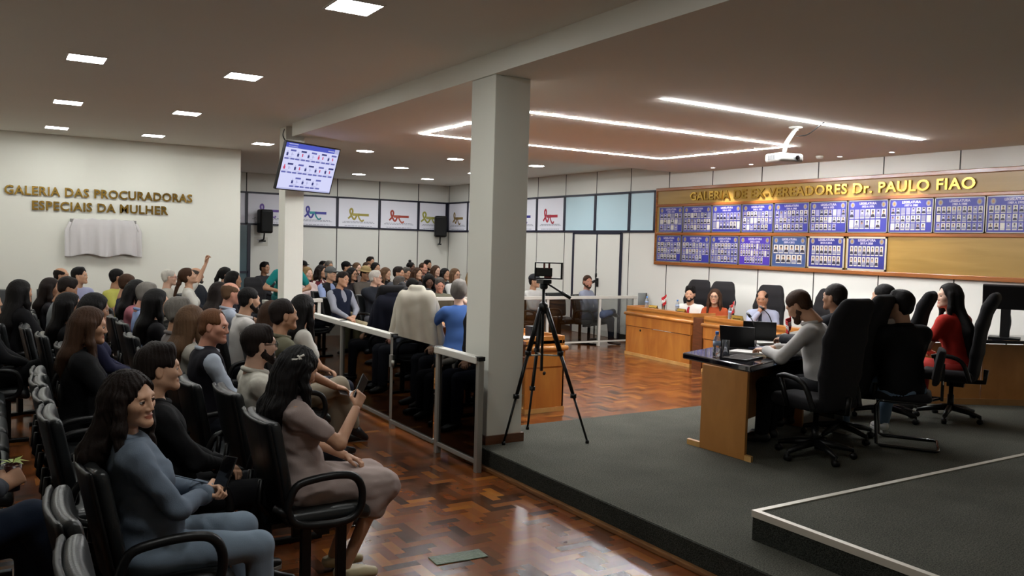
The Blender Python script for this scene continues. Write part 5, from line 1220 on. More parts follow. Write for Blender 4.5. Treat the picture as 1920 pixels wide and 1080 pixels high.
def make_visitor():
    o = empty('visitor_chair')
    V, Q = pad('s', (0.23, 0.24, 0.035), 0.034); link('seat', np_mesh('seat', V+np.array((0.02, 0, 0.45)), Q, [fabr]), o)
    V, Q = pad('b', (0.025, 0.215, 0.16), 0.025, bend=0.5, taper=0.12); link('backrest', np_mesh('backrest', tilt(V, -0.15, (-0.26, 0, 0.72)), Q, [fabr]), o)
    m = MB(); m.box((-0.30, -0.02, 0.42), (-0.275, 0.02, 0.75)); m.build('back_support', black, o); m = MB(); m.box((-0.292, 0.10, 0.585), (-0.286, 0.17, 0.61)); m.build('label_tag', mat('paper', '#cfccc2', 0.7), o)
    m = MB()
    pts = [(-0.27, 0.0, 0.44), (-0.1, 0.20, 0.41), (0.20, 0.22, 0.41), (0.235, 0.22, 0.36), (0.215, 0.23, 0.03), (0.18, 0.23, 0.014), (-0.25, 0.24, 0.014), (-0.275, 0.20, 0.014), (-0.275, -0.20, 0.014), (-0.25, -0.24, 0.014), (0.18, -0.23, 0.014), (0.215, -0.23, 0.03), (0.235, -0.22, 0.36), (0.20, -0.22, 0.41), (-0.1, -0.20, 0.41), (-0.27, 0.0, 0.44)]
    m.tube(pts, 0.014, 8); m.build('cantilever_frame', mat('black_gloss', '#0a0a0b', 0.18, coat=0.4), o)
    return o
PROTO = {}
def chair(kind, xy, yaw, label, z0=0.0, group=None):
    if kind not in PROTO: PROTO[kind] = {'aud': make_aud, 'exec': make_exec, 'visit': make_visitor}[kind](); o = PROTO[kind]
    else: o = copy_tree(PROTO[kind])
    o.location = (xy[0], xy[1], z0); o.rotation_euler = (0, 0, math.radians(yaw))
    return tag(o, label, 'chair', group or {'aud': 'black audience chairs', 'exec': 'tall black council chairs', 'visit': None}[kind])

# ------------------------------------------------------------------ camera tripod
def tripod():
    ft = [at_z(944, 834, ZP), at_z(989, 805, ZP), at_z(1101, 831, ZP)]; c = sum(ft, Vector())/3; c.z = ZP
    o = empty('camera_tripod', c); tag(o, 'black tripod standing on the carpet in front of the pillar', 'tripod'); hz_ = 1.15
    cx_, cy_ = 0, 0
    for f in ft:
        d = f-c; m = MB(); a = Vector((0.03*d.x/d.length, 0.03*d.y/d.length, hz_)); q = Vector((d.x, d.y, 0.015)); k1 = a.lerp(q, 0.34); k2 = a.lerp(q, 0.66)
        m.tube([a, k1], [0.022, 0.022], 8); m.tube([k1, k2], [0.016, 0.016], 8); m.tube([k2, q], [0.011, 0.010], 8)
        for kk in (k1, k2): m.lathe([(0.012, -0.02), (0.027, -0.018), (0.027, 0.018), (0.012, 0.02)], kk, 10)
        lg = m.build('leg', blackm, o); m = MB(); m.lathe([(0.008, 0), (0.016, 0.0), (0.016, 0.02), (0.01, 0.03)], (d.x, d.y, 0), 10); m.build('rubber_foot', black, lg)
        m = MB(); e = a.lerp(q, 0.36); m.tube([(0, 0, 0.74), e], 0.007, 6); m.build('brace', alug, o)
    m = MB(); m.cyl((0, 0, 0.60), (0, 0, hz_+0.16), 0.014, 10); m.lathe([(0.03, -0.05), (0.042, -0.02), (0.042, 0.03), (0.02, 0.05)], (0, 0, hz_), 14); m.build('centre_column', blackm, o)
    hd = empty('pan_head', (0, 0, hz_+0.16)); hd.parent = o; vd = math.atan2(c.y, c.x)
    m = MB(); m.lathe([(0.022, 0), (0.035, 0.01), (0.035, 0.05), (0.02, 0.055)], n=14); m.box((-0.045, -0.055, 0.05), (0.045, 0.055, 0.085)); m.build('head_block', black, hd, bevel=0.006)
    m = MB(); hx_ = Vector((math.sin(vd), -math.cos(vd), 0)); m.tube([hx_*0.03+Vector((0, 0, 0.05)), hx_*0.20+Vector((0, 0, -0.05))], 0.008, 8); m.tube([hx_*0.15+Vector((0, 0, -0.022)), hx_*0.235+Vector((0, 0, -0.07))], 0.015, 8); m.build('pan_handle', black, hd)
    r = empty('phone_rig', (c.x, c.y, c.z+hz_+0.16+0.09)); r.rotation_euler = (0, 0, vd-math.pi/2); tag(r, 'phone in an open black cage frame mounted on the tripod head', 'phone rig')
    W_, H_ = 0.245, 0.145; x0 = -0.085
    m = MB(); t = 0.010
    for (a, b, p, q) in ((x0, x0+W_, 0, t), (x0, x0+W_, H_-t, H_), (x0, x0+t*1.3, 0, H_), (x0+W_-t*1.8, x0+W_, 0, H_)): m.box((a, -0.02, p), (b, 0.02, q))
    m.build('cage', black, r, bevel=0.003)
    m = MB(); m.box((x0+0.010, -0.006, 0.022), (x0+0.155, 0.006, 0.098)); m.build('phone', mat('phone_black', '#090909', 0.2, coat=0.5), r, bevel=0.005)
    m = MB(); m.box((x0+0.075, -0.014, 0.09), (x0+0.092, 0.014, H_-0.006)); m.box((x0+0.118, -0.014, 0.09), (x0+0.135, 0.014, H_-0.006)); m.box((x0+0.085, -0.016, 0.004), (x0+0.15, 0.016, 0.022)); m.build('clamp', mat('clamp_red', '#4f1512', 0.4), r)
tripod()

# ------------------------------------------------------------------ small things
def phone(label, P=None, sd=-1, M=None, glow=False, case='#101014'):
    if M is None:
        M = hand_matrix(P, sd) @ Matrix.Translation((0.085, 0.0, -0.032)) @ Matrix.Rotation(math.radians(20), 4, 'X')
    o = empty('mobile_phone'); o.matrix_world = M; tag(o, label, 'phone', 'phones in hands')
    m = MB(); m.box((-0.05, -0.037, -0.004), (0.105, 0.037, 0.004)); m.build('case', mat('phone_'+case.strip('#'), case, 0.3), o, bevel=0.004)
    m = MB(); m.box((-0.045, -0.033, -0.0052), (0.10, 0.033, -0.0042)); m.build('screen', emit('phone_glow', '#b8c0d8', 0.3) if glow else mat('phone_screen', '#060608', 0.08, coat=0.6), o)
    return o
def bottle(label, p, cap_='#3f78c8', h=0.215):
    o = empty('water_bottle', p); tag(o, label, 'bottle', 'water bottles on the desks'); s_ = h/0.215
    m = MB(); m.lathe([(r*s_, z*s_) for r, z in ((0.026, 0), (0.032, 0.006), (0.032, 0.06), (0.029, 0.075), (0.032, 0.09), (0.032, 0.135), (0.026, 0.160), (0.014, 0.182), (0.013, 0.195))], n=18); m.build('body', mat('clear_plastic', (0.75, 0.8, 0.85), 0.08, trans=0.85, ior=1.2, spec=0.5), o)
    m = MB(); m.lathe([(r*s_, z*s_) for r, z in ((0.0155, 0.190), (0.0155, 0.213), (0.013, 0.216))], n=14); m.build('cap', mat('cap_'+cap_.strip('#'), cap_, 0.4), o)
    m = MB(); m.lathe([(r*s_, z*s_) for r, z in ((0.0326, 0.095), (0.0326, 0.132))], n=18); m.build('paper_label', mat('label_blue' if cap_ != '#d8742c' else 'label_red', '#8fa3c0' if cap_ != '#d8742c' else '#b98d84', 0.5), o)
    return o
def glass(label, p, h=0.14):
    m = MB(); m.lathe([(0.028, 0), (0.034, h), (0.032, h), (0.0265, 0.008)], n=20); o = m.build('drinking_glass', mat('clear_glass', (0.85, 0.88, 0.9), 0.05, trans=0.9, ior=1.25)); o.location = p; tag(o, label, 'glass', 'glasses on the desks'); return o
def table_flag(label, p, yaw):
    o = empty('table_flag', p, math.radians(yaw)); tag(o, label, 'flag', 'small flags on the desks')
    m = MB(); m.lathe([(0.035, 0), (0.035, 0.012), (0.008, 0.018)], n=14); m.build('base', alug, o); m = MB(); m.cyl((0, 0, 0.015), (0, 0, 0.30), 0.004, 6); m.build('pole', alug, o)
    m = MB(); nx = 8; vv = []
    for j in range(7):
        for i in range(nx+1): u = i/nx; vv.append((0.004+0.085*u*(1-0.3*j/6), 0.022*math.sin(u*7+j*0.4), 0.285-0.155*j/6-0.06*u))
    for j in range(6):
        m.mi = 1 if 2 <= j <= 3 else 0
        for i in range(nx): m.add([vv[j*9+i], vv[j*9+i+1], vv[(j+1)*9+i+1], vv[(j+1)*9+i]], [(0, 1, 2, 3)], True)
    f = m.build('flag_cloth', [mat('flag_red', '#b3262b', 0.8), mat('flag_white', '#cfcac6', 0.8)], o); s_ = f.modifiers.new('t', 'SOLIDIFY'); s_.thickness = 0.002
    return o
def nameplate(label, p, yaw):
    o = empty('name_plate', p, math.radians(yaw)); tag(o, label, 'name plate', 'gold name plates')
    m = MB(); m.prism([(-0.035, 0), (0.035, 0), (0.006, 0.075), (-0.006, 0.075)], -0.10, 0.10, 'y', None)
    m.v = [(x, y, z) for x, y, z in m.v]; m.build('plate', gold, o)
    m = MB()
    for k in range(6): m.box((-0.0325, -0.075+k*0.026, 0.022), (-0.020, -0.060+k*0.026, 0.036))
    m.build('engraving', mat('engraving', '#4b3a1c', 0.5), o)
    return o
def laptop(label, p, yaw):
    o = empty('laptop', p, math.radians(yaw)); tag(o, label, 'laptop', 'laptops on the presidium table')
    m = MB(); m.box((-0.12, -0.16, 0.0), (0.12, 0.16, 0.016)); m.build('keyboard_base', mat('laptop_grey', '#3a3a3d', 0.4), o, bevel=0.004)
    m = MB(); M = Matrix.Translation((0.12, 0, 0.014)) @ Matrix.Rotation(math.radians(-72), 4, 'Y'); m.box((-0.005, -0.16, 0.0), (0.21, 0.16, 0.010), M @ Matrix.Rotation(math.radians(0), 4, 'X')); m.build('lid', black, o, bevel=0.003)
    return o
def paper(label, p, yaw, w_=0.21, l_=0.297, n=4, col='#d2d0cc'):
    o = empty('paper_sheets', p, math.radians(yaw)); tag(o, label, 'papers', 'papers on the presidium table'); m = MB(); r = random.Random(int(p[0]*1000))
    for i in range(n):
        M = Matrix.Rotation(r.uniform(-0.25, 0.25), 4, 'Z'); m.box((-w_/2, -l_/2, i*0.004), (w_/2, l_/2, i*0.004+0.003), M)
    m.build('sheets', mat('paper_'+col.strip('#'), col, 0.7), o); return o
def desk_mic(label, p, yaw):
    o = empty('desk_microphone', p, math.radians(yaw)); tag(o, label, 'microphone', 'gooseneck microphones')
    m = MB(); m.prism([(-0.06, 0), (0.06, 0), (0.05, 0.03), (-0.05, 0.045)], -0.05, 0.05, 'y'); m.build('base', black, o, bevel=0.004)
    m = MB(); m.tube(bez([(0.03, 0, 0.03), (0.02, 0, 0.14), (-0.03, 0, 0.24), (-0.11, 0, 0.30)], 18), 0.006, 6); m.build('gooseneck', blackm, o); m = MB(); m.cyl((-0.10, 0, 0.295), (-0.155, 0, 0.325), 0.013, 10); m.build('capsule', black, o)
    return o
def tt(px, py): p = at_z(px, py, ptab_top); return (p.x, p.y, ptab_top+0.001)
bottle('water bottle with a blue cap on the corner of the dark table', tt(1343, 668))
glass('drinking glass beside the water bottle on the dark table', tt(1360, 668))
laptop('open black laptop behind the water bottle on the dark table', tt(1388, 652), -150)
laptop('open black laptop farther along the dark table, beside the gooseneck microphone', tt(1424, 640), -140)
desk_mic('gooseneck microphone on a wedge base among the papers on the dark table', tt(1414, 655), 250)
desk_mic('upright gooseneck microphone near the small flag on the dark table', tt(1444, 634), 270)
paper('loose white papers on the dark table beside the microphone', tt(1404, 662), 20)
paper('thick stack of white papers in front of the man in white shirt', tt(1438, 645), 60, n=6)
paper('cream sheet of paper at the elbow of the man in white shirt', tt(1446, 666), 75, n=1, col='#c4b596')
m = MB(); m.box((-0.17, -0.11, 0), (0.17, 0.11, 0.012)); m.mi = 1; m.box((-0.155, -0.095, 0.012), (0.155, 0.095, 0.0135)); o = m.build('tablet', [black, mat('tablet_screen', '#66625f', 0.15)]); q = tt(1392, 672); o.location = q; o.rotation_euler = (0, 0, math.radians(18)); tag(o, 'flat grey tablet in a dark cover at the front edge of the dark table', 'tablet')
m = MB(); m.box((-0.10, -0.07, 0), (0.10, 0.07, 0.012)); o = m.build('dark_folder', mat('folder_navy', '#1d2444', 0.4), bevel=0.003); q = tt(1422, 657); o.location = (q[0], q[1], q[2]+0.018); o.rotation_euler = (0, 0, 0.5); tag(o, 'navy folder lying on the white papers of the dark table', 'folder')
table_flag('small red and white flag on the dark table behind the second microphone', tt(1467, 603) if False else (tt(1462, 648)[0]+0.25, tt(1462, 648)[1]+0.1, ptab_top), 200)
ct = 0.85
def onc(px, py, back=0.30):
    """point on the worktop of the right counters seen behind the raised edge"""
    p = at_z(px, py, 0.90); d_ = Vector((dn.y, -dn.x, 0)); 
    if d_.x < 0: d_ = -d_
    t_ = (Vector((px, py, 0))); 
    a = Vector((c1b.x, c1b.y, 0)); r = ray(px, py); # intersect vertical plane parallel to the counter, 'back' behind its face
    o_ = a+d_*back; nrm = d_; s_ = (o_.dot(nrm))/(Vector((r[0], r[1], 0)).dot(nrm)); return (r[0]*s_, r[1]*s_, 0.801)
bottle('water bottle at the far end of the right council desk', onc(1213, 565), '#4f8ad0')
nameplate('gold name plate beside the far water bottle on the right council desk', onc(1225, 572), 0)
glass('drinking glass near the small red flag at the far end of the right desk', onc(1244, 578), 0.12)
table_flag('small red and white flag between the glass and the man in red tie', onc(1250, 570), 120)
nameplate('gold name plate in front of the man in red tie', onc(1277, 580), 0)
bottle('water bottle with blue cap beside the gold plate of the man in red tie', onc(1270, 575), '#4f8ad0')
bottle('water bottle in front of the woman in rust sweater', onc(1369, 590), '#b06050')
table_flag('small red flag beside the woman in rust sweater', onc(1377, 585), 70)
nameplate('gold name plate in front of the balding man with hand on chin', onc(1383, 590), 0)
bottle('bottle with an orange cap on the corner of the desk behind the tripod', (LX1-0.16, LYN+0.25, 0.801), '#d8742c', 0.25)
glass('drinking glass on the desk behind the tripod', (LX0+0.12, LYN+0.55, 0.801), 0.13)
paper('loose white papers on the desk behind the pillar', (LX0+0.08, LYN+0.28, 0.801), 40, n=6)
m = MB(); m.box((-0.09, -0.06, 0), (0.09, 0.06, 0.13)); m.box((-0.07, -0.066, 0.02), (0.07, -0.06, 0.11)); o = m.build('desk_box', mat('box_dark', '#1a1d22', 0.5), bevel=0.006); o.location = (LX0+0.33, LYN+0.34, 0.801); tag(o, 'small dark box between the papers and the orange capped bottle', 'box')
# floor grate
ga, gb = at_z(810, 1052, 0), at_z(905, 1040, 0); gc = Vector((2.33, 4.235, 0.0))
o = empty('floor_grate', gc, math.radians(-4)); tag(o, 'worn green grey metal plate set in the parquet of the aisle', 'grate')
m = MB(); m.box((-0.165, -0.065, 0.0), (0.165, 0.065, 0.006)); m.build('plate', mat('verdigris', '#54604f', 0.35, metal=0.5, bump=0.6, bscale=60, var=0.4, vscale=40), o, bevel=0.002)
# monitor on the right desk
def monitor():
    p = Vector((9.95, 5.12, ZP+0.76)); o = empty('desk_monitor', p, math.radians(205)); tag(o, 'dark monitor seen from behind on the desk at the right edge', 'monitor')
    m = MB(); m.box((-0.12, -0.16, 0), (0.12, 0.16, 0.02)); m.box((-0.03, -0.05, 0.02), (0.0, 0.05, 0.40)); m.build('stand', black, o, bevel=0.004)
    M = Matrix.Translation((0.0, 0, 0.40)) @ Matrix.Rotation(math.radians(22), 4, 'Y'); m = MB(); m.box((-0.02, -0.24, -0.06), (0.025, 0.24, 0.24), M); m.box((-0.06, -0.14, -0.02), (-0.02, 0.14, 0.16), M); m.build('screen_back', black, o, bevel=0.01)
    m = MB(); m.tube(bez([(-0.05, 0.0, 0.45), (-0.12, 0.05, 0.2), (-0.2, 0.02, -0.02), (-0.3, 0.0, -0.3)], 16), 0.008, 6); m.build('cable', black, o)
monitor()
# ------------------------------------------------------------------ the people
SEATED = []
def A(key, px, py, label, seat_label, seat='aud', **kw):
    P = person(key, label, (px, py), **kw)
    if seat: SEATED.append((seat, key, seat_label))
    return P
T = lambda k, c, *r: (k, c)+r
J_ = lambda c: ('trousers', c)
GA = 'people seated in the left audience'; GB = 'people seated in the rear audience'; GC = 'councillors at the desks'
# --- third row from the railing (nearest the left edge)
denim = A('denim', 247, 748, 'woman in blue denim shirt and pale jeans with a phone in her lap, looking aside', 'the woman in denim shirt', sex='f', hair=('wavy', 'dark'), skin='a', top=T('shirt', '#5f6a78'), bot=J_('#717f8e'), shoes='#2a2a2c', hy=-46, hp=-2, hr=5, buttons=True, arms=('hold', 'hold'), knees=0.05, fat=0.045, size=0.94, group=GA, lean=-13)
A('inblack', 300, 690, 'dark haired person in black seated just behind the woman in denim shirt', 'the person in black beside the denim shirt', sex='m', hair=('quiff', 'dark'), skin='a', top=T('shirt', '#0f0f11'), bot=J_('#111114'), shoes='#0c0c0c', hy=-6, fat=0.03, group=GA, lean=-11, size=0.95, legs='sit')
A('blazerf', 170, 610, 'woman with long brown hair and black blazer holding a small cup with lime green top', 'the woman with long brown hair', sex='f', hair=('long', 'brown'), skin='b', top=T('blazer', '#0e0e10'), bot=J_('#101014'), hy=-8, hp=-8, arms=('drink', 'lap'), group=GA, lean=0)
A('navyf', 180, 578, 'dark haired woman in navy top and blue jeans behind the woman with long brown hair', 'the dark haired woman in navy top', sex='f', hair=('mid', 'black'), skin='c', top=T('blouse', '#1b1c33'), bot=J_('#31507c'), hp=-12, group=GA, line=('y', 7.7))
A('blackf', 132, 574, 'woman with long black hair and black clothes in front of the grey shirted man', 'the long black haired woman near the wall', sex='f', hair=('long', 'black'), skin='c', top=T('blouse', '#0d0d10'), bot=J_('#101014'), hy=-10, group=GA, line=('y', 8.55))
A('greym', 128, 540, 'dark haired man in grey shirt bending forward near the left wall', 'the bending man in grey shirt', hair=('short', 'dark'), skin='c', top=T('tshirt', '#7a7e80'), bot=J_('#2a2a2e'), hp=-20, group=GA, lean=4)
A('hairf', 97, 540, 'woman with long dark hair beside the bald man by the left wall', 'the long haired woman beside the bald man', sex='f', hair=('long', 'dark'), skin='c', top=T('blouse', '#1c1a1e'), hy=-20, group=GA, line=('y', 11.5))
A('baldl', 116, 517, 'bald man half hidden behind others under the draped cloth', 'the bald man under the draped cloth', hair=('bald', 'dark'), skin='b', top=T('shirt', '#3a3a40'), hy=-10, yaw=-10, group=GA, line=('y', 14.3))
A('lavender', 150, 517, 'dark haired man in lavender shirt seated against the left wall', 'the man in lavender shirt', hair=('short', 'black'), skin='a', top=T('shirt', '#9496b4'), bot=J_('#26262c'), yaw=-55, hy=25, hp=4, group=GA)
A('yellow', 221, 520, 'man in yellow polo shirt and olive trousers against the left wall', 'the man in yellow polo', hair=('crop', 'black'), skin='c', top=T('polo', '#a5a34e'), bot=J_('#55543c'), yaw=-40, hy=40, group=GA)
A('blackback', 40, 547, 'woman with very long black hair and black clothes, turned away near the left edge', 'the turned away woman in black', sex='f', hair=('xlong', 'black'), skin='b', top=T('jacket', '#0c0b0e'), bot=J_('#0c0c10'), yaw=25, arms=('thigh', 'thigh'), group=GA, lean=2)
# --- second row
gdress = A('gdress', 562, 692, 'woman with long wavy black hair and grey mauve dress looking at her phone', 'the woman in grey mauve dress', sex='f', hair=('wavy', 'black'), skin='b', top=T('dress', '#958580'), shoes='#c2b592', hp=-22, hy=6, arms=('phone', 'lap'), group=GA, lean=-12, legs='tuck', fat=0.02, size=0.94)
A('wpolo', 488, 645, 'bearded man with glasses in white polo shirt and dark jeans', 'the bearded man in white polo', hair=('short', 'dark'), skin='p', top=T('polo', '#bab6ab'), bot=J_('#20232c'), beard='dark', glasses='#0b0b0c', hy=-2, group=GA, lean=-9, size=0.96, fat=0.02)
A('laugh', 402, 612, 'laughing man with reddish hair, dark vest and pale blue sleeves', 'the laughing man in dark vest', hair=('receding', 'reddish'), skin='r', top=T('shirt', '#9ea6b2'), bot=J_('#1c1e26'), vest='#17151c', hy=-34, hp=-4, hr=-6, smile=True, group=GA, lean=-2, size=0.98)
A('ombre', 362, 602, 'woman with long light brown hair and white blouse, beside the laughing man', 'the light brown haired woman in white', sex='f', hair=('long', 'lightbrown'), skin='p', top=T('blouse', '#a8a398'), bot=J_('#2b2b30'), hy=15, group=GA, line=('y', 6.85))
A('greyhair', 338, 586, 'grey haired man with glasses and grey shirt looking right', 'the grey haired man with glasses', hair=('short', 'grey'), skin='b', top=T('shirt', '#716a68'), bot=J_('#2a2a2e'), glasses='#55504a', hy=-6, group=GA, lean=-3)
A('profilef', 296, 567, 'woman with long black hair, thin glasses and black blouse in profile', 'the woman with thin glasses', sex='f', hair=('long', 'black'), skin='a', top=T('blouse', '#0e0d10'), bot=J_('#14141a'), glasses='#6a4a30', hy=-4, group=GA)
A('greyblue', 277, 552, 'grey haired man in light blue shirt behind the woman with thin glasses', 'the grey haired man in light blue shirt', hair=('short', 'grey'), skin='r', top=T('shirt', '#7f90b6'), bot=J_('#2a2a30'), hp=-10, group=GA)
A('pinkf', 258, 546, 'woman with long dark hair and pink top, head bowed', 'the woman in pink top', sex='f', hair=('long', 'black'), skin='b', top=T('blouse', '#a86872'), hp=-22, group=GA)
A('navym', 240, 532, 'man with cropped brown hair and navy polo in front of the yellow polo', 'the man in navy polo', hair=('crop', 'brown'), skin='b', top=T('polo', '#171d33'), bot=J_('#1c1c22'), hp=-6, group=GA)
A('redglass', 318, 520, 'white haired man with red glasses and cream shirt by the left wall', 'the white haired man with red glasses', hair=('crop', 'white'), skin='p', top=T('polo', '#a5a196'), bot=J_('#4a4a4a'), glasses='#7a2030', yaw=-20, hy=10, group=GA, size=1.03, line=('y', 13.7))
A('raise', 353, 518, 'woman in white t-shirt raising one hand, head tilted back', 'the woman raising her hand', sex='f', hair=('tail', 'brown'), skin='a', top=T('tshirt', '#c6c3ba'), bot=J_('#23252c'), hp=18, arms=('lap', 'raise'), yaw=-10, group=GA, size=1.04)
A('beardw', 369, 516, 'balding man with grey beard behind the woman raising her hand', 'the balding man with grey beard', hair=('bald', 'saltpepper'), skin='b', top=T('jacket', '#22252c'), beard='saltpepper', yaw=-40, hy=20, group=GA)
# --- front row by the railing
olive = A('olive', 533, 590, 'balding man in olive polo and khaki trousers, legs crossed, phone in hand', 'the man in olive polo', hair=('receding', 'dark'), skin='b', top=T('polo', '#5d5a48'), bot=J_('#8b8170'), shoes='#1c1a1a', legs='cross', arms=('thigh', 'lap'), hy=-2, group=GA, lean=-8, size=1.02)
A('straight', 571, 578, 'woman with long straight black hair and white t-shirt near the handrail', 'the woman with straight black hair', sex='f', hair=('long', 'black'), skin='b', top=T('tshirt', '#b9b5ad'), bot=J_('#1b1e2a'), hy=12, arms=('lap', 'lap'), group=GA, lean=2)
A('brownf', 512, 588, 'woman with brown hair hidden behind the man in olive polo', 'the brown haired woman behind olive polo', sex='f', hair=('long', 'brown'), skin='b', top=T('blouse', '#9b968c'), hy=20, group=GA, line=('y', 7.95))
A('wshirt', 468, 562, 'dark haired man with stubble in white shirt, profile to the right', 'the dark haired man in white shirt', hair=('crop', 'black'), skin='a', top=T('shirt', '#b5b1ad'), bot=J_('#202228'), beard='dark', hp=-4, group=GA, lean=3)
A('baldr', 434, 550, 'balding man in pale grey blue shirt beside the dark haired man in white shirt', 'the balding man in pale shirt', hair=('bald', 'lightbrown'), skin='r', top=T('shirt', '#939aa6'), bot=J_('#2a2c33'), group=GA, hp=-4)
A('curtain', 413, 548, 'woman with dark brown hair seen from behind in front of the wall end', 'the dark brown haired woman from behind', sex='f', hair=('long', 'dark'), skin='b', top=T('blouse', '#1d1a1c'), yaw=20, group=GA, line=('y', 10.25))
A('lblue', 424, 515, 'woman with tied black hair and light blue jacket near the end of the left wall', 'the woman in light blue jacket', sex='f', hair=('tail', 'black'), skin='a', top=T('jacket', '#8fa8c0'), yaw=-30, hy=15, group=GA)
A('dark2', 439, 524, 'woman with long dark hair in front of the glass door at the wall end', 'the long dark haired woman by the glass door', sex='f', hair=('mid', 'black'), skin='b', top=T('blouse', '#26242a'), yaw=-30, hy=10, group=GA)
# --- row at the very left, mostly out of the picture
def legs_only(key, kx, ky, label, seat_label, **kw):
    p = at_z(kx, ky, 0.56); P = person(key, label, None, base=(p.x-0.44, p.y), **kw); SEATED.append(('aud', key, seat_label)); return P
lfa = legs_only('lfa', 62, 1000, 'person in dark blue jeans cut off by the lower left corner', 'the person in dark blue jeans at the corner', hair=('short', 'dark'), skin='b', top=T('shirt', '#3a3d44'), bot=J_('#1d2636'), arms=('drink', 'lap'), group=GA, legs='cross')
lfb = legs_only('lfb', 88, 700, 'person in black trousers with crossed legs at the left edge', 'the person in black trousers at the left edge', hair=('short', 'dark'), skin='b', top=T('shirt', '#111114'), bot=J_('#0b0b0e'), legs='cross', group=GA)
lfc = legs_only('lfc', 66, 650, 'woman in black skirt with bare knee at the left edge, phone in hand', 'the woman in black skirt at the left edge', sex='f', hair=('long', 'dark'), skin='b', top=T('blouse', '#0f0f12'), bot=('skirt', '#0f0f14'), legs='cross', arms=('drink', 'lap'), group=GA)
# --- rear audience behind the far railing, facing the plenary
def B_(key, px, py, label, sl, **kw):
    if py <= 504 and key != 'seatback': kw.setdefault('line', ('y', 19.75-0.16*max(0, py-492)))
    return A(key, px, py, label, sl, group=GB, yaw=kw.pop('yaw', -72), **kw)
B_('a1', 577, 513, 'blond woman in pale pink top right of the rear pillar', 'the blond woman by the rear pillar', sex='f', hair=('bob', 'blond'), skin='p', top=T('blouse', '#c0aca8'), line=('y', 15.2))
B_('a2', 569, 500, 'man in black cap half hidden by the rear pillar', 'the man in black cap by the rear pillar', hair=('short', 'dark'), skin='c', top=T('shirt', '#26262a'), cap=('cap', '#0d0d0f'))
B_('a4', 603, 509, 'woman in burgundy and white patterned blouse with curly dark hair', 'the woman in patterned blouse', sex='f', hair=('curly', 'dark'), skin='b', top=T('blouse', 'floral_burgundy'), hy=20)
B_('a5', 606, 499, 'dark haired man behind the patterned blouse in the rear audience', 'the man behind the patterned blouse', hair=('short', 'black'), skin='c', top=T('shirt', '#2a2c33'), line=('y', 19.7))
B_('a6', 621, 514, 'man in grey flat cap, blue shirt and black vest, hands on his knees', 'the man in grey flat cap', hair=('crop', 'grey'), skin='a', top=T('shirt', '#8796bc'), vest='#19191c', bot=J_('#877c60'), cap=('cap', '#4c4d4d'), hy=15, arms=('thigh', 'lap'), line=('y', 14.2))
B_('a7', 617, 499, 'grey haired man behind the grey flat cap', 'the grey haired man behind the flat cap', hair=('short', 'grey'), skin='b', top=T('shirt', '#4d4d52'), line=('y', 18.9))
B_('a8', 643, 524, 'man in navy vest and grey sleeves leaning to one side, khaki trousers', 'the man in navy vest', hair=('short', 'dark'), skin='b', top=T('shirt', '#8b8e98'), vest='#141a2b', bot=J_('#90866a'), arms=('thigh', 'lap'), hr=-12, hy=10)
B_('a9', 650, 501, 'man in black baseball cap and dark jacket looking left of the plenary', 'the man in black baseball cap', hair=('short', 'black'), skin='b', top=T('jacket', '#22252b'), cap=('cap', '#0c0d10'), hy=35, line=('y', 18.2))
B_('a10', 661, 514, 'woman with curly black hair and dark glasses behind the navy vest', 'the woman with curly hair and glasses', sex='f', hair=('curly', 'black'), skin='b', top=T('blouse', '#2c2629'), glasses='#101012', hy=10, line=('y', 15.2))
B_('a11', 670, 503, 'woman with light brown bob in the middle of the rear audience', 'the woman with light brown bob', sex='f', hair=('bob', 'lightbrown'), skin='p', top=T('blouse', '#6b5d58'), line=('y', 17.3))
B_('a12', 695, 491, 'dark haired man against the back wall, highest in the rear audience', 'the man against the back wall', hair=('short', 'dark'), skin='b', top=T('shirt', '#37383e'), size=1.05)
B_('a13', 688, 501, 'man with short brown hair in front of the highest man by the back wall', 'the brown haired man near the back wall', hair=('crop', 'brown'), skin='b', top=T('shirt', '#55514e'), line=('y', 18.7))
B_('a14', 686, 513, 'man in brown straw hat with shaded face', 'the man in straw hat', hair=('short', 'dark'), skin='c', top=T('shirt', '#4e4741'), cap=('straw', '#8a7650'), hp=-10)
B_('a15', 705, 503, 'dark haired woman right behind the white haired man with glasses', 'the dark haired woman behind the white haired man', sex='f', hair=('bob', 'black'), skin='b', top=T('blouse', '#33303a'), line=('y', 16.6))
B_('a16', 705, 521, 'white haired man with glasses and white shirt resting chin on hand', 'the white haired man resting his chin', hair=('short', 'white'), skin='p', top=T('blazer', '#23262d', '#c2c0ba'), bot=J_('#6d7078'), glasses='#33302e', arms=('chin', 'lap'), hy=35)
B_('a17', 724, 513, 'woman with light brown hair, black blazer and white blouse', 'the woman in black blazer and white blouse', sex='f', hair=('long', 'lightbrown'), skin='a', top=T('blazer', '#121216', '#c9c7c2'), hp=-8, hy=15, line=('y', 15.7))
B_('b1', 771, 501, 'woman with dark skin and hair in a top bun near the back wall', 'the woman with a top bun', sex='f', hair=('topbun', 'black'), skin='d', top=T('blouse', '#2b282c'), hy=20, line=('y', 18.7))
B_('b2', 748, 512, 'dark haired man left of the grey haired man behind the white jacket', 'the dark haired man behind the white jacket', hair=('short', 'dark'), skin='b', top=T('shirt', '#3b3c42'), hy=20, line=('y', 14.6))
B_('b3', 762, 512, 'grey haired man above the white jacket', 'the grey haired man above the white jacket', hair=('short', 'saltpepper'), skin='b', top=T('shirt', '#55565c'), hp=-10, line=('y', 16.4))
B_('b4', 783, 513, 'woman with wavy brown hair in the middle of the right rear rows', 'the wavy brown haired woman', sex='f', hair=('curly', 'brown'), skin='a', top=T('blouse', '#40383a'), line=('y', 15.4))
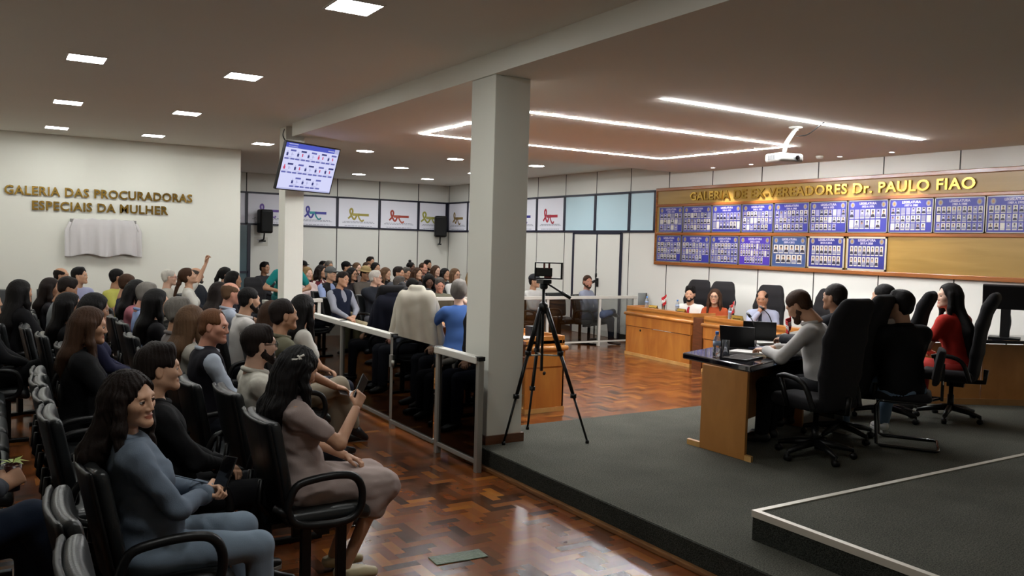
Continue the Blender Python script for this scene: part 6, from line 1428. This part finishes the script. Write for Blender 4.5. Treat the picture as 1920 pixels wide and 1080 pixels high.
B_('b5', 794, 503, 'balding brown haired man beside the bearded man at the back', 'the balding man beside the bearded man', hair=('receding', 'brown'), skin='r', top=T('shirt', '#47484c'), line=('y', 17.3))
B_('b6', 802, 497, 'bearded man with black hair by the back wall', 'the bearded man by the back wall', hair=('short', 'black'), skin='b', top=T('shirt', '#24252a'), beard='black', size=1.03)
B_('b7', 818, 508, 'pale woman with straight brown hair below the right loudspeaker', 'the pale woman below the loudspeaker', sex='f', hair=('mid', 'brown'), skin='p', top=T('blouse', '#57525a'))
B_('b8', 835, 514, 'woman with short black hair next to the pale woman', 'the short black haired woman', sex='f', hair=('bob', 'black'), skin='b', top=T('blouse', '#2f3036'), line=('y', 15.4))
B_('b9', 854, 515, 'woman with brown bob, dark glasses and white top near the front pillar', 'the woman in white top and glasses', sex='f', hair=('bob', 'lightbrown'), skin='a', top=T('tshirt', '#c4c3c0'), glasses='#181516', fat=0.02, line=('y', 14.4))
B_('b10', 750, 532, 'man with dark grey hair and white shirt in profile, just left of the white jacket', 'the man in profile left of the white jacket', hair=('short', 'saltpepper'), skin='a', top=T('shirt', '#b5b4b2'), yaw=-30, hp=-8, line=('y', 12.95))
B_('b11', 773, 536, 'man in light blue shirt bent low behind the white jacket', 'the bent man in light blue shirt', hair=('short', 'black'), skin='b', top=T('shirt', '#7c93b8'), yaw=-40, hp=-35, lean=14, line=('y', 13.45))
B_('b12', 805, 527, 'person with black hair and dark skin bowed over the far railing', 'the bowed person with black hair', sex='f', hair=('mid', 'black'), skin='d', top=T('blouse', '#1b1a20'), yaw=-110, hp=-25, lean=10, line=('y', 13.7))
B_('b13', 825, 534, 'grey haired man in olive shirt looking down behind the handrail', 'the grey haired man in olive shirt', hair=('short', 'saltpepper'), skin='r', top=T('shirt', '#716e5d'), yaw=-110, hp=-15, line=('y', 12.95))
B_('b16', 884, 521, 'blond woman at the edge of the front pillar', 'the blond woman at the pillar edge', sex='f', hair=('bob', 'blond'), skin='p', top=T('blouse', '#8c7f72'), yaw=-100)
B_('b17', 889, 505, 'dark haired woman right at the edge of the front pillar, farther back', 'the dark haired woman at the pillar edge', sex='f', hair=('mid', 'dark'), skin='a', top=T('blouse', '#463f45'))
B_('capm', 1003, 527, 'man in dark cap and white shirt behind the phone on the tripod', 'the man in dark cap and white shirt', hair=('short', 'dark'), skin='b', top=T('shirt', '#c9c7c2'), cap=('cap', '#2b2c30'), hy=10, line=('y', 12.95))
B_('visitor', 1102, 528, 'bearded man in grey blue shirt and jeans, ankle on knee, before the wall door', 'the man in grey blue shirt by the door', hair=('crop', 'brown'), skin='r', top=T('shirt', '#9095a6'), bot=J_('#485268'), shoes='#3a3028', beard='brown', legs='figure4', yaw=-62, hy=-40, line=('y', 12.75))
p_ = at_y(497, 600, 14.6)
A('seatback', 497, 502, 'dark haired person seated at the back left of the rear pillar', 'the person left of the rear pillar', group=GB, hair=('short', 'black'), skin='c', top=T('shirt', '#26262a'), yaw=-60)
q_ = at_y(533, 600, 13.4)
person('turq', 'person in turquoise shirt bending down behind the rear pillar', None, base=(q_.x, q_.y), yaw=-95, pose='stand', lean=30, hair=('short', 'brown'), skin='b', top=T('tshirt', '#157a78'), bot=J_('#1c5f60'), arms=('thigh', 'thigh'), hp=-20, group=GB, fat=0.05)
# --- councillors
blue = A('bluef', 861, 544, 'woman with short grey blond hair and blue top pointing, seen from behind', 'the woman in blue top', seat='exec', line=('y', 8.25), sex='f', hair=('pixie', 'grey'), skin='p', top=T('dress', '#40629f'), yaw=78, hy=-25, arms=('point', 'desk'), group=GC, fat=0.03, lean=6)
A('redtie', 1294, 551, 'dark haired man in white shirt and red tie at the right desk', 'the man in red tie', seat='exec', line=('x', 9.88), legs='tuck', hair=('quiff', 'black'), skin='a', top=T('shirt', '#d0cdc6'), tie='#8c1c2a', beard='dark', yaw=205, hy=8, arms=('lap', 'lap'), group=GC, lean=4, smile=True)
A('rust', 1340, 556, 'smiling woman with long brown hair, glasses and rust sweater', 'the woman in rust sweater', seat='exec', line=('x', 9.88), legs='tuck', sex='f', hair=('long', 'brown'), skin='a', top=T('blouse', '#94401f'), glasses='#3a2420', yaw=205, hy=10, arms=('lap', 'lap'), group=GC, lean=2, smile=True)
A('chin', 1429, 560, 'balding man in grey blue shirt resting his chin on his hand', 'the balding man with chin on hand', seat='exec', line=('x', 9.78), legs='tuck', hair=('bald', 'black'), skin='c', top=T('shirt', '#9297aa'), tie='#20242f', yaw=205, hy=6, hp=-6, arms=('chin', 'lap'), group=GC, lean=6)
A('e1', 1497, 573, 'man in white shirt with bowed head, back to the camera at the dark table', 'the bowed man in white shirt', seat=None, z0=ZP, line=('y', 4.80), hair=('crop', 'brown'), skin='b', top=T('shirt', '#b0adaa'), bot=J_('#0d0d10'), yaw=112, hp=-34, lean=12, arms=('desk', 'desk'), beard='brown', group=GC, size=1.06)
A('e2', 1564, 557, 'short haired man in dark suit mostly hidden behind the tall chair', 'the hidden man in dark suit', seat=None, z0=ZP, line=('y', 4.92), hair=('crop', 'dark'), skin='c', top=T('blazer', '#1a1b20'), yaw=100, arms=('desk', 'desk'), group=GC)
A('e3', 1655, 556, 'dark haired man in pale shirt at the dark table, behind the man in black jacket', 'the dark haired man in pale shirt', seat=None, z0=ZP, line=('y', 5.2), hair=('crop', 'black'), skin='b', top=T('shirt', '#a9a79f'), yaw=105, arms=('desk', 'desk'), group=GC, size=1.04)
A('e4', 1686, 572, 'man in black jacket, blue jeans and white sneakers seated with his back to the camera', 'the man in black jacket', seat=None, z0=ZP, line=('y', 4.46), hair=('short', 'black'), skin='b', top=T('blazer', '#0d0c0e'), bot=J_('#60758c'), shoes='#d8d8d4', yaw=72, hy=30, group=GC, size=1.07, knees=0.13, fat=0.03, lean=0)
A('e5', 1778, 555, 'woman in red with very long black hair, face in profile', 'the woman in red', seat=None, z0=ZP, line=('y', 4.98), sex='f', hair=('xlong', 'black'), skin='p', top=T('tshirt', '#9c2117'), bot=J_('#8f2018'), yaw=84, hy=58, arms=('desk', 'lap'), group=GC, lean=8, size=1.08)
# ------------------------------------------------------------------ chairs under them, and the empty ones
OFF = {'bluef': (0.17, -0.10)}
for kind, key, sl in SEATED:
    P = PEOPLE[key]; a = P['yaw']; ox, oy = OFF.get(key, (0, 0)); off = {'aud': 0.03, 'exec': -0.02, 'visit': 0.0}[kind]
    chair(kind, (P['base'][0]+off*math.cos(a)+ox, P['base'][1]+off*math.sin(a)+oy), P['yawdeg'], {'aud': 'black audience chair under ', 'exec': 'tall black chair of ', 'visit': 'low backed black chair on a bent tube frame under '}[kind]+sl, P['z0'])
E1 = PEOPLE['e1']['base']; E5 = PEOPLE['e5']['base']; E2 = PEOPLE['e2']['base']; E3 = PEOPLE['e3']['base']
E4 = PEOPLE['e4']['base']; chair('visit', (E4[0]+0.06, E4[1]-0.02), 122, 'low backed black chair on a bent tube frame under the man in black jacket', ZP)
k1 = at_z(1535, 858, ZP); k2 = at_z(1803, 786, ZP)
chair('exec', (k1.x-0.02, k1.y+0.03), 88, 'tall black chair behind the bowed man in white shirt, nearest on the carpet', ZP)
chair('exec', (k2.x-0.12, k2.y+0.06), 112, 'tall black chair of the woman in red, at the right on the carpet', ZP)
chair('exec', (E2[0]+0.02, E2[1]-0.12), 102, 'tall black chair of the hidden man, between the nearest chair and the black jacket', ZP)
q = at_y(1672, 600, 5.15); chair('exec', (q.x, q.y), 112, 'tall black chair of the man in pale shirt, left of the woman in red', ZP)
# tall empty chairs around the council desks
for px, yl, yw, lb in ((1541, 10.0, 195, 'empty tall black chair right of the bowed head of the man in white shirt'),):
    q = at_x(px, 560, yl); chair('exec', (q.x, q.y), yw, lb)
def xc(px, y, yaw, lb): q = at_y(px, 600, y); return chair('exec', (q.x, q.y), yaw, lb)
xc(700, 9.9, 150, 'empty tall black chair seen from the side behind the long glass railing')
wjc = xc(785, 8.75, 60, 'tall chair covered by the white jacket beside the woman in blue')
nvc = xc(742, 9.3, 60, 'tall chair with a navy jacket left of the white jacket')
xe = xc(487, 14.6, -80, 'empty tall black chair left of the rear pillar by the back wall')
xe.scale = (0.86, 0.86, 0.86)
# jackets hung over chair backs
def hung(label, ch, col, name, top=1.30, long_=0.62, w0=0.20, w1=0.27):
    o = empty(name, ch.location); o.rotation_euler = ch.rotation_euler; tag(o, label, 'jacket')
    F = Field((-0.75, -0.5, 0.45), (0.1, 0.5, 1.45), 0.014)
    F.cone((-0.36, -w0+0.08, top-0.06), (-0.36, w0-0.08, top-0.06), 0.085, 0.085, 0.04, sc=(1.1, 1, 1))
    for t in np.linspace(0, 1, 26):
        z = top-0.08-t*long_; h = w0+(w1-w0)*t-0.06; x = -0.37+0.10*t
        F.cone((x, -h, z), (x, h, z), 0.07, 0.07, 0.03, sc=(0.95, 1, 1))
    F.cone((-0.36, -0.05, top+0.03), (-0.36, 0.05, top+0.03), 0.045, 0.045, 0.03)
    y = F.ax[1][None, :, None]; z = F.ax[2][None, None, :]; x = F.ax[0][:, None, None]
    F.f += (0.013*np.sin(y*40+2.2*np.sin(z*4))*np.clip((top-z)*2.2, 0, 1)+0*x).astype(np.float32); F.noise(0.004, 18, 4); F.cut(2, top-0.08-long_, -1)
    V, Q = F.mesh(); b = link('jacket_body', np_mesh('jacket_body', V, Q, [cloth_mat(col)]), o)
    for sy in (-1, 1):
        F = Field((-0.6, -0.55, 0.4), (0.1, 0.55, 1.4), 0.014); F.cone((-0.33, sy*(w0-0.02), top-0.1), (-0.30, sy*(w1+0.01), top-long_+0.05), 0.06, 0.052, 0.02); F.noise(0.006, 20, 8); V, Q = F.mesh(); link('sleeve', np_mesh('sleeve', V, Q, [cloth_mat(col)]), o)
hung('cream white jacket draped over a tall chair behind the glass gate', wjc, '#bdb7a8', 'hung_jacket')
hung('navy jacket hung over a tall chair left of the white jacket', nvc, '#11131f', 'hung_jacket', 1.2, 0.5)
# empty audience chairs
for i in range(7):
    y = 5.35+0.58*i; chair('aud', (-0.17, y), 0, 'empty black audience chair at the left picture edge, %s from the corner' % ('first', 'second', 'third', 'fourth', 'fifth', 'sixth', 'seventh')[i])
for i, y in enumerate((2.58, 3.16)): chair('aud', (0.47, y), 0, 'empty black audience chair at the bottom edge, %s' % ('nearest the camera', 'beside the woman in denim shirt')[i])
for i, y in enumerate((4.82, 5.37, 5.92)): chair('aud', (0.52, y), 0, 'empty black audience chair behind the person in black, %s toward the back' % ('first', 'second', 'third')[i])
for i, y in enumerate((9.3, 9.9)): chair('aud', (0.55, y), 0, 'empty black audience chair before the bending man in grey, %s' % ('nearer', 'farther')[i])
for i, y in enumerate((5.57, 7.5, 8.1)): 
    if i > 0: continue
    chair('aud', (1.33, y), 0, 'empty black audience chair between the white polo and the laughing man')
for i, x in enumerate((-0.35, 0.30, 0.86)): chair('aud', (x, 14.95), -90, 'high black chair against the left wall, %s' % ('at the picture edge', 'behind the turned away woman', 'beside the bald man')[i])
for i, x in enumerate((7.45, 8.15)):
    q = at_y((985, 1052)[i], 560, 13.2); chair('aud', (q.x+0.05, q.y-0.05), -80, 'dark chair behind the far railing, %s' % ('under the phone rig', 'left of the bearded visitor')[i])
# ------------------------------------------------------------------ held things
q_ = hand_matrix(denim, -1)
pw_ = (hand_matrix(denim, -1).translation+hand_matrix(denim, 1).translation)/2+Vector((0.055, -0.015, 0.045))
Mp_ = Matrix(((0.5, 0, 0.87, 0), (0, -1, 0, 0), (0.87, 0, -0.5, 0), (0, 0, 0, 1)))
phone('dark phone held in the lap of the woman in denim shirt', M=Matrix.Translation(pw_) @ Matrix.Rotation(math.radians(35), 4, 'Z') @ Mp_)
phone('dark phone held up by the woman in grey mauve dress', gdress, -1)
phone('silver edged phone in the hand of the man in olive polo', olive, -1, None, False, '#8a8a8c')
phone('pale phone in the hand of the woman in black skirt', lfc, 1, None, False, '#b8b8b4')
def cup(label, P, sd):
    o = empty('drink_cup'); M = hand_matrix(P, sd); p = M @ Vector((0.075, 0.005, -0.035)); o.location = p; tag(o, label, 'cup', 'small cups with lime green tops')
    m = MB(); m.lathe([(0.026, -0.06), (0.034, 0.05), (0.030, 0.05), (0.024, -0.05)], n=16); m.build('cup_body', mat('cup_red', '#3c1512', 0.3), o)
    m = MB()
    for a in range(7):
        t = a*2*math.pi/7; m.add([(0, 0, 0.055), (0.03*math.cos(t-0.35), 0.03*math.sin(t-0.35), 0.066), (0.062*math.cos(t), 0.062*math.sin(t), 0.058+0.014*(a % 2)), (0.03*math.cos(t+0.35), 0.03*math.sin(t+0.35), 0.068)], [(0, 1, 2, 3)], True)
    m.build('leafy_top', mat('lime_green', '#7d8f3a', 0.6), o)
cup('small dark red cup with lime green top held by the woman with long brown hair', PEOPLE['blazerf'], -1)
cup('small dark red cup with lime green top at the left picture edge', PEOPLE['lfa'], -1)
# hair clip
P = PEOPLE['gdress']; M_ = Matrix.Rotation(P['yaw'], 4, 'Z'); hp_ = P['hc']+P['HR'] @ np.array((-0.075, -0.088, 0.045))
m = MB(); m.tube([(0, 0, 0.02), (0.02, 0, 0), (0, 0, -0.02)], 0.006, 6); m.tube([(0.02, 0, 0), (-0.03, 0, 0.0)], 0.006, 6); m.tube([(0.012, 0, 0.012), (0.035, 0, 0.022)], 0.006, 6); o = m.build('hair_clip', mat('pearl', '#d6d2c8', 0.25), P['o']); o.location = tuple(hp_*P['s'])
